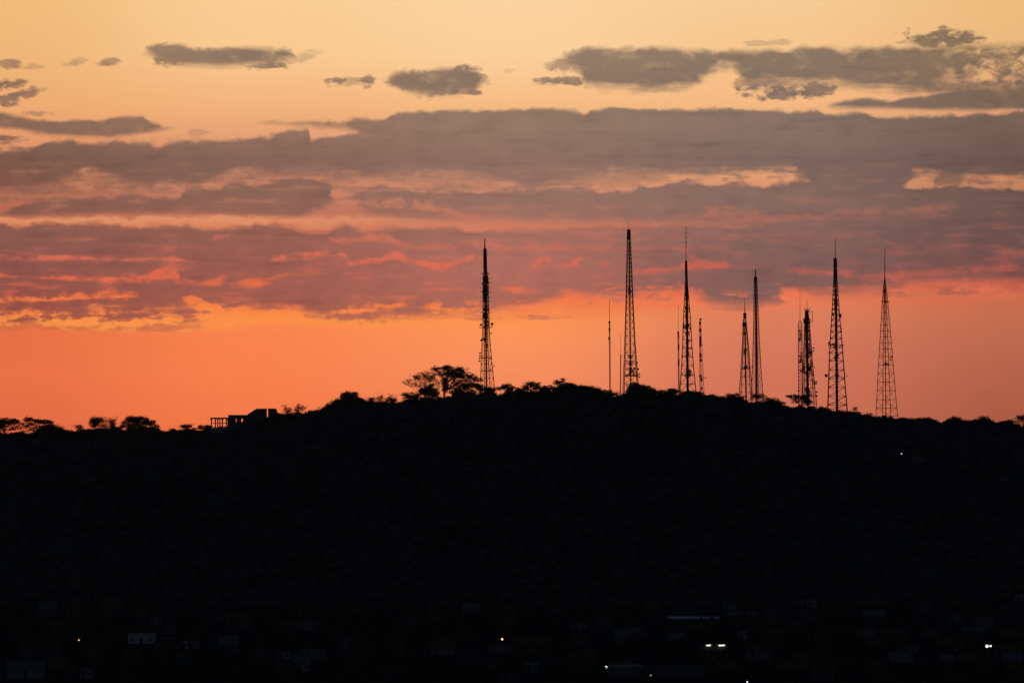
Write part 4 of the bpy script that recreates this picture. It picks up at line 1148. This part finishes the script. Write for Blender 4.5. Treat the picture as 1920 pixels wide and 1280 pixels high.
HS = [
 ("broad pale-walled house, brightest building of the left third of the town", 240, 290, 1185, 1206, .62, (.9, 1, 1.03), 'flat', {}),
 ("small pale house right of and below the broad pale-walled house", 343, 352, 1204, 1215, .75, (1, 1, 1), 'flat', {}),
 ("low grey house beside the small pale house in the left third of the town", 354, 372, 1205, 1215, .30, (1, 1, 1), 'flat', {}),
 ("long dim house below the small orange light at left", 38, 110, 1210, 1226, .16, (.8, 1, 1.15), 'shed', {}),
 ("long low house with a paler roof in the bottom left corner", 14, 80, 1261, 1271, .35, (.8, 1, 1.05), 'shed', dict(roofm=ROOFM)),
 ("small dim house right of the bottom left corner house", 150, 172, 1257, 1270, .32, (1, 1, 1), 'gable', {}),
 ("far low grey house higher on the slope behind the left part of the town", 425, 472, 1168, 1177, .14, (1, 1, 1), 'shed', {}),
 ("small grey house left of the wide grey block in the left-centre of the town", 520, 545, 1223, 1234, .30, (1, 1, 1), 'flat', {}),
 ("wide grey block, tallest of the left-centre group of houses", 564, 611, 1213, 1231, .24, (1, 1, 1), 'flat', {}),
 ("pale-roofed small house below the wide grey block", 553, 578, 1242, 1256, .34, (.9, 1, 1.05), 'shed', dict(roofm=ROOFM)),
 ("dim wide house left of and below the centre orange street lamp", 808, 852, 1209, 1224, .26, (1, 1, 1), 'shed', {}),
 ("dim house directly below the centre orange street lamp", 916, 958, 1206, 1221, .22, (1, .98, .95), 'flat', {}),
 ("dark reddish house right of the centre orange street lamp", 962, 1030, 1200, 1220, .12, (1.1, .95, .9), 'shed', {}),
 ("small house with a faint teal roof strip near the bottom centre", 986, 1008, 1246, 1258, .22, (.6, 1, 1.1), 'flat', dict(roofm=mat('teal_roof', (.10, .32, .34), (.08, .25, .27), .4))),
 ("far small house in the middle of the town behind the gabled house", 1072, 1100, 1174, 1184, .32, (1, 1, 1), 'flat', {}),
 ("small two-storey house at the town's back edge above the warehouse's right end", 1356, 1380, 1131, 1143, .32, (.9, 1, 1.05), 'flat', {}),
 ("pair-windowed pale house at the town's back edge right of centre", 1514, 1531, 1126, 1140, .32, (1, 1, 1.05), 'flat', {}),
 ("low grey house left of the pair-windowed pale house at the back edge", 1492, 1508, 1126, 1137, .25, (1, 1, 1.05), 'flat', {}),
 ("long flat-roofed hall along the bottom edge right of the gabled house", 1212, 1322, 1249, 1262, .16, (.8, 1, 1.1), 'flat', dict(roofm=ROOFM)),
 ("dim pinkish house right of the lit workshop", 1400, 1446, 1219, 1232, .22, (1.05, .95, 1), 'shed', {}),
 ("small house between the warehouse and the back edge houses", 1402, 1422, 1150, 1162, .30, (1, 1, 1), 'flat', {}),
 ("small flat house right of and above the lit workshop", 1386, 1401, 1187, 1195, .36, (.9, 1, 1.05), 'flat', {}),
 ("dim broad house below centre of the right part of the town", 1688, 1722, 1206, 1221, .20, (1, 1, .95), 'flat', {}),
 ("teal-grey house at the back of the town on the right", 1780, 1808, 1157, 1169, .20, (.7, 1, 1.05), 'flat', {}),
 ("grey two-storey house above the twin white street lamps at right", 1831, 1862, 1156, 1176, .22, (1, 1, 1), 'flat', {}),
 ("low house left of the teal-grey house on the right of the town", 1734, 1760, 1178, 1192, .18, (1, 1, .95), 'gable', {}),
 ("small house cut off by the right edge at the back of the town", 1904, 1926, 1120, 1133, .32, (.95, 1, .95), 'flat', {}),
 ("dim low house in the dark gap right of the lit workshop's far side", 1608, 1640, 1180, 1191, .22, (1, 1, .95), 'gable', {}),
]
for lab, x0, x1, rt, rb, wv, tint, rf, kw in HS:
    house(lab, x0, x1, rt, rb, wv, tint, rf, **kw)

def faint_houses():
    r = random.Random(8)
    occ = [(a - 8, b + 8, c - 8, d + 8) for _, a, b, c, d, *_ in HS] + [(1240, 1360, 1140, 1180), (1130, 1330, 1215, 1280), (1305, 1370, 1198, 1240)]
    marks = [('the left orange street lamp', 148, 1199), ('the broad pale-walled house', 265, 1196), ('the wide grey block', 588, 1222),
             ('the centre orange street lamp', 941, 1197), ('the corner-lamp house', 1172, 1250), ('the pale-parapet warehouse', 1300, 1160),
             ('the lit workshop', 1340, 1215), ('the twin white street lamps', 1853, 1210), ('the pair-windowed pale house', 1522, 1133),
             ('the bottom left corner house', 47, 1266), ('the white bottom-edge lamp', 1401, 1277), ('the dim broad house at right', 1705, 1214)]
    used = set()
    for _ in range(900):
        x = r.uniform(20, 1890); rb = 1146 + 130 * r.random() ** 1.2; w = r.uniform(22, 44); h = r.uniform(8, 13)
        if any(a < x + w and x < b and c < rb and rb - h < d for a, b, c, d in occ): continue
        cx, cy = x + w / 2, rb - h / 2
        m = min(marks, key=lambda q: math.hypot(q[1] - cx, (q[2] - cy) * 2))
        dx, dy = cx - m[1], (cy - m[2]) * 2
        hd = 'right of' if dx > 0 else 'left of'; vd = 'below' if dy > 0 else 'above'
        rel = hd if abs(dx) > 2.2 * abs(dy) else (vd if abs(dy) > 2.2 * abs(dx) else vd + ' and ' + hd)
        far = 'just' if math.hypot(dx, dy) < 60 else ('a little' if math.hypot(dx, dy) < 110 else 'well')
        key = (m[0], rel, far)
        if key in used: continue
        used.add(key); occ.append((x - 4, x + w + 4, rb - h - 3, rb + 3))
        rf = r.choice(('gable', 'shed', 'flat', 'shed'))
        kind = {'gable': 'gabled', 'shed': 'low', 'flat': 'flat-roofed'}[rf]
        house('very dark %s house %s %s %s' % (kind, far, rel, m[0]), x, x + w, rb - h, rb, r.choice((.06, .08, .10, .14, .18)), r.choice(((1, 1, 1), (1.05, 1, .92), (.9, 1, 1.05))),
              rf, depth=r.uniform(6, 10), roofm=r.choice((ROOFT, ROOFM, ROOFT)), group='barely visible dark houses filling the town')
faint_houses()

def warehouse():
    rb = 1172; Y = ydist(rb); k = pxm(Y)
    a, b = P(1250, rb, Y), P(1350, rb, Y); cx = (a.x + b.x) / 2; w = b.x - a.x
    g = terrain(cx, Y); base = Vector((cx, Y + 6, g))
    t = thing('warehouse', base, 'long low warehouse with a bright pale parapet strip broken twice near its right end', 'warehouse')
    h = 2.9
    MB().box((cx, Y + 6, g + h / 2), (w, 12, h)).build('wall', wallmat(.06), t, origin=base)
    mb = MB(); mb.box((cx, Y + 6, g + h + .12), (w + .2, 11.6, .22)); mb.build('roof', wallmat(.08), t, origin=base)
    MB().box((P(1290, 1147, Y + 9).x, Y + 9, g + h + .23 + .9), (12, 3, 1.8)).build('roof_hut', wallmat(.10, (.9, 1, 1)), t, origin=base)
    for x0, x1, v in ((1252, 1313, .80), (1316.5, 1331, .62), (1338, 1349, .55)):
        p, q = P(x0, 1158, Y), P(x1, 1158, Y)
        MB().box(((p.x + q.x) / 2, Y - .18, zrow(1157, Y)), (q.x - p.x, .3, .85)).build('parapet', wallmat(v, (.95, 1, 1.05)), t, origin=base)
    for i in range(5):
        x = a.x + w * (i + .5) / 5
        MB().box((x, Y - .03, g + 1.0), (1.8, .08, 2.0)).build('door', M_DOOR, t, origin=base)
warehouse()

def gabled():
    rb = 1264; Y = ydist(rb); k = pxm(Y)
    a, b = P(1142, rb, Y), P(1206, rb, Y); cx = (a.x + b.x) / 2; w = b.x - a.x; g = terrain(cx, Y)
    dp = 9.0; base = Vector((cx, Y + dp / 2, g))
    t = thing('house', base, 'gabled house with a pale eaves band and a greenish white lamp at its left corner', 'house', 'houses in the dark town below the hill')
    h = zrow(1249, Y) - g; rh = 2.4
    mb = MB().box((cx, Y + dp / 2, g + h / 2), (w, dp, h)); kk = len(mb.v)
    for y in (Y + .02, Y + dp - .02):
        mb.v += [Vector((cx - w / 2, y, g + h)), Vector((cx + w / 2, y, g + h)), Vector((cx, y, g + h + rh))]
    mb.f += [(kk, kk + 1, kk + 2), (kk + 5, kk + 4, kk + 3)]
    mb.build('wall', wallmat(.12), t, origin=base)
    mb = MB()
    for s in (-1, 1):
        kk = len(mb.v)
        for y in (Y - .5, Y + dp + .4):
            mb.v += [Vector((cx, y, g + h + rh + .02)), Vector((cx + s * (w / 2 + .5), y, g + h - .2)), Vector((cx + s * (w / 2 + .5), y, g + h)), Vector((cx, y, g + h + rh + .22))]
        for f in ((0, 1, 2, 3), (7, 6, 5, 4), (0, 4, 5, 1), (1, 5, 6, 2), (2, 6, 7, 3), (3, 7, 4, 0)): mb.f.append(tuple(kk + i for i in f))
    mb.build('roof', ROOFT, t, origin=base)
    MB().box((cx, Y - .2, g + h + .25), (w + .2, .38, .75)).build('eaves_band', wallmat(.36, (.9, 1, 1.02)), t, origin=base)
    for s in (-.28, .05, .33):
        f = MB().box((cx + s * w, Y - .03, g + 1.4), (1.3, .06, 1.1)).build('window', wallmat(.3), t, origin=base)
        MB().box((cx + s * w, Y - .07, g + 1.4), (1.1, .04, .9)).build('pane', M_GLASS, f, origin=base)
    MB().box((cx - .42 * w, Y - .03, g + 1.05), (.9, .07, 2.1)).build('door', M_DOOR, t, origin=base)
    q = P(1136.5, 1249.5, Y - .5)
    mb = MB().bar(q, Vector((a.x + .1, Y, q.z)), .05); l = mb.build('wall_lamp', M_STEEL, t, origin=base)
    MB().dish(q, .30, (0, -1, -.2), .8).build('bulb', mat('lamp_white_green', (.8, .8, .8), emit=(.80, 1.0, .86), strength=2.2), l, origin=base)
gabled()

def workshop():
    rb = 1228; Y = ydist(rb); k = pxm(Y)
    a, b = P(1314, rb, Y), P(1364, rb, Y); cx = (a.x + b.x) / 2; w = b.x - a.x; g = terrain(cx, Y)
    base = Vector((cx, Y + 4, g))
    t = thing('workshop', base, 'workshop with two glowing warm white strip lights under its roof edge', 'workshop')
    zt = zrow(1205.5, Y)
    MB().box((cx, Y + 4, (g + zt) / 2), (w, 8, zt - g)).build('wall', wallmat(.13, (.75, 1, 1.0)), t, origin=base)
    MB().box((cx, Y + 3.6, zt + .12), (w + .8, 9.4, .22)).build('roof', wallmat(.05), t, origin=base)
    LT = mat('strip_light', (.8, .8, .8), emit=(1.0, .86, .62), strength=1.6)
    for x0, x1 in ((1324.5, 1332.5), (1347.5, 1359)):
        p, q = P(x0, 1209.2, Y - .3), P(x1, 1208.8, Y - .3)
        l = MB().box(((p.x + q.x) / 2, Y - .16, p.z + .22), (q.x - p.x + .1, .3, .12)).build('strip_light', M_STEEL, t, origin=base)
        MB().bar(p, q, .20, None, 8).build('tube', LT, l, origin=base)
    for i in range(4):
        x = a.x + w * (i + .5) / 4
        MB().box((x, Y - .03, g + 1.2), (1.5, .07, 2.3)).build('door', M_DOOR, t, origin=base)
workshop()

def street_lamp(label, px, py, ground_row, emit, strength, r, arm=1):
    Y = ydist(ground_row); q = P(px, py, Y)
    g = terrain(q.x, Y); base = Vector((q.x + .9 * arm, Y, g))
    t = thing('street_lamp', base, label, 'street lamp', 'lit street lamps in the town')
    top = q.z + .35
    mb = MB().bar(base, (base.x, Y, top - .5), .10, .07, 8).bar((base.x, Y, top - .5), (base.x - .4 * arm, Y, top), .06, None, 6).bar((base.x - .4 * arm, Y, top), (q.x, Y, top), .05, None, 6)
    mb.build('pole', M_STEEL, t, origin=base)
    mb = MB(); mb.box((q.x, Y, top - .02), (.7, .34, .16)); hd = mb.build('lamp_head', M_STEEL, t, origin=base)
    MB().dish((q.x, Y - .05, q.z + .02), r, (0, -1, -.35), .8).build('bulb', mat('lamp_glow', (.8, .8, .8), emit=emit, strength=strength), hd, origin=base)
street_lamp('small orange street lamp, only light in the left part of the town', 148, 1199, 1232, (1.0, .45, .15), 1.6, .22)
street_lamp('orange street lamp near the middle of the town, second light from the left', 941.5, 1197.3, 1230, (1.0, .55, .22), 2.4, .30, -1)
street_lamp('faint orange street lamp near the bottom edge below the gabled house', 1220, 1265.2, 1300, (1.0, .42, .2), 1.1, .16)
street_lamp('small white street lamp at the bottom edge right of centre', 1401, 1277.5, 1312, (.85, .92, 1.0), 1.8, .17)
street_lamp('left and brighter of the twin white street lamps near the right edge', 1850.5, 1210.5, 1246, (1.0, .86, .78), 3.0, .38)
street_lamp('right and smaller of the twin white street lamps near the right edge', 1857.2, 1210.2, 1246, (.95, 1.0, .88), 2.4, .26, -1)

def hill_house():
    Y = next(y for y in range(2500, 3480, 4) if terrain(P(1721, 868, y).x, y) > P(1721, 868, y).z) * 1.0; k = pxm(Y)
    print('hill house at', Y)
    a, b = P(1709, 868, Y), P(1733, 868, Y); cx = (a.x + b.x) / 2; w = b.x - a.x
    g = terrain(cx, Y)
    t = thing('house', Vector((cx, Y, g)), 'faint lone house high on the dark hillside beside a single white point of light', 'house')
    base = Vector((cx, Y, g)); h = 3.2
    MB().box((cx, Y, g + h / 2), (w, 7, h)).build('wall', wallmat(.17), t, origin=base)
    MB().box((cx, Y, g + h + .14), (w + .8, 7.8, .26)).build('roof', ROOFT, t, origin=base)
    for s in (-.3, .3):
        MB().box((cx + s * w, Y - 3.53, g + 1.6), (1.3, .07, 1.1)).build('window', M_GLASS, t, origin=base)
    MB().box((cx, Y - 3.53, g + 1.05), (1.0, .07, 2.1)).build('door', M_DOOR, t, origin=base)
    # lamp on its own post
    q = P(1690.3, 850.2, Y - 8); gz = terrain(q.x, Y - 8)
    p = thing('lamp_post', Vector((q.x, Y - 8, gz)), 'single white lamp shining high on the dark hillside at right', 'lamp post')
    o0 = Vector((q.x, Y - 8, gz))
    MB().bar(o0, (q.x, Y - 8, q.z), .12, .08, 8).build('pole', M_STEEL, p, origin=o0)
    hd = MB().box((q.x, Y - 8, q.z + .45), (.8, .5, .16)).build('lamp_head', M_STEEL, p, origin=o0)
    MB().dish((q.x, Y - 8.2, q.z), .32, (0, -1, -.2), .8).build('bulb', mat('lamp_cool', (.8, .8, .8), emit=(.82, .95, .95), strength=1.1), hd, origin=o0)
hill_house()

# garden greenery between the houses
def gardens():
    rs = np.random.RandomState(21)
    pts = []
    cl = []
    occupied = [(x0 - 6, x1 + 6, rt - 12, rb + 16) for _, x0, x1, rt, rb, *_ in HS] + [(1240, 1360, 1140, 1188), (1130, 1215, 1215, 1280), (1305, 1370, 1198, 1244)] + \
               [(p - 8, p + 8, 1190, 1320) for p in (148, 941, 1220, 1401)] + [(1838, 1868, 1196, 1262)]
    vs = []
    for i in range(700):
        row = rs.uniform(1150, 1300); px = rs.uniform(-40, 1960)
        top = row - rs.uniform(8, 22)
        if any(a < px + 10 and px - 10 < b and top < d and row + 0 > c for a, b, c, d in occupied): continue
        Y = ydist(row)
        rx = rs.uniform(7, 14); ry = (row - top) / 2
        vs.append(leaf_arrays([(px, (row + top) / 2, rx, ry, .5)], Y, .5, rs))
    o = fast_quads('garden_greenery', np.vstack(vs), M_LEAFD, (0, 1900, 0))
    o['kind'] = 'stuff'
    tag(o, 'dark garden trees and bushes filling the gaps between the houses of the town', 'greenery')
gardens()

# ------------------------------------------------------------------ thin evening haze between the camera and the ridge
def haze():
    mb = MB().box((0, 2950, 94), (18400, 12300, 216))
    m = bpy.data.materials.new('haze'); m.use_nodes = True; t = m.node_tree; t.nodes.clear()
    o = t.nodes.new('ShaderNodeOutputMaterial'); v = t.nodes.new('ShaderNodeVolumePrincipled')
    v.inputs['Color'].default_value = (.80, .90, 1.0, 1); v.inputs['Density'].default_value = 2.0e-5; v.inputs['Anisotropy'].default_value = 0.0
    t.links.new(v.outputs[0], o.inputs['Volume'])
    o_ = build_top(mb, 'haze', m, (0, 2950, 0)); o_['kind'] = 'stuff'
haze()
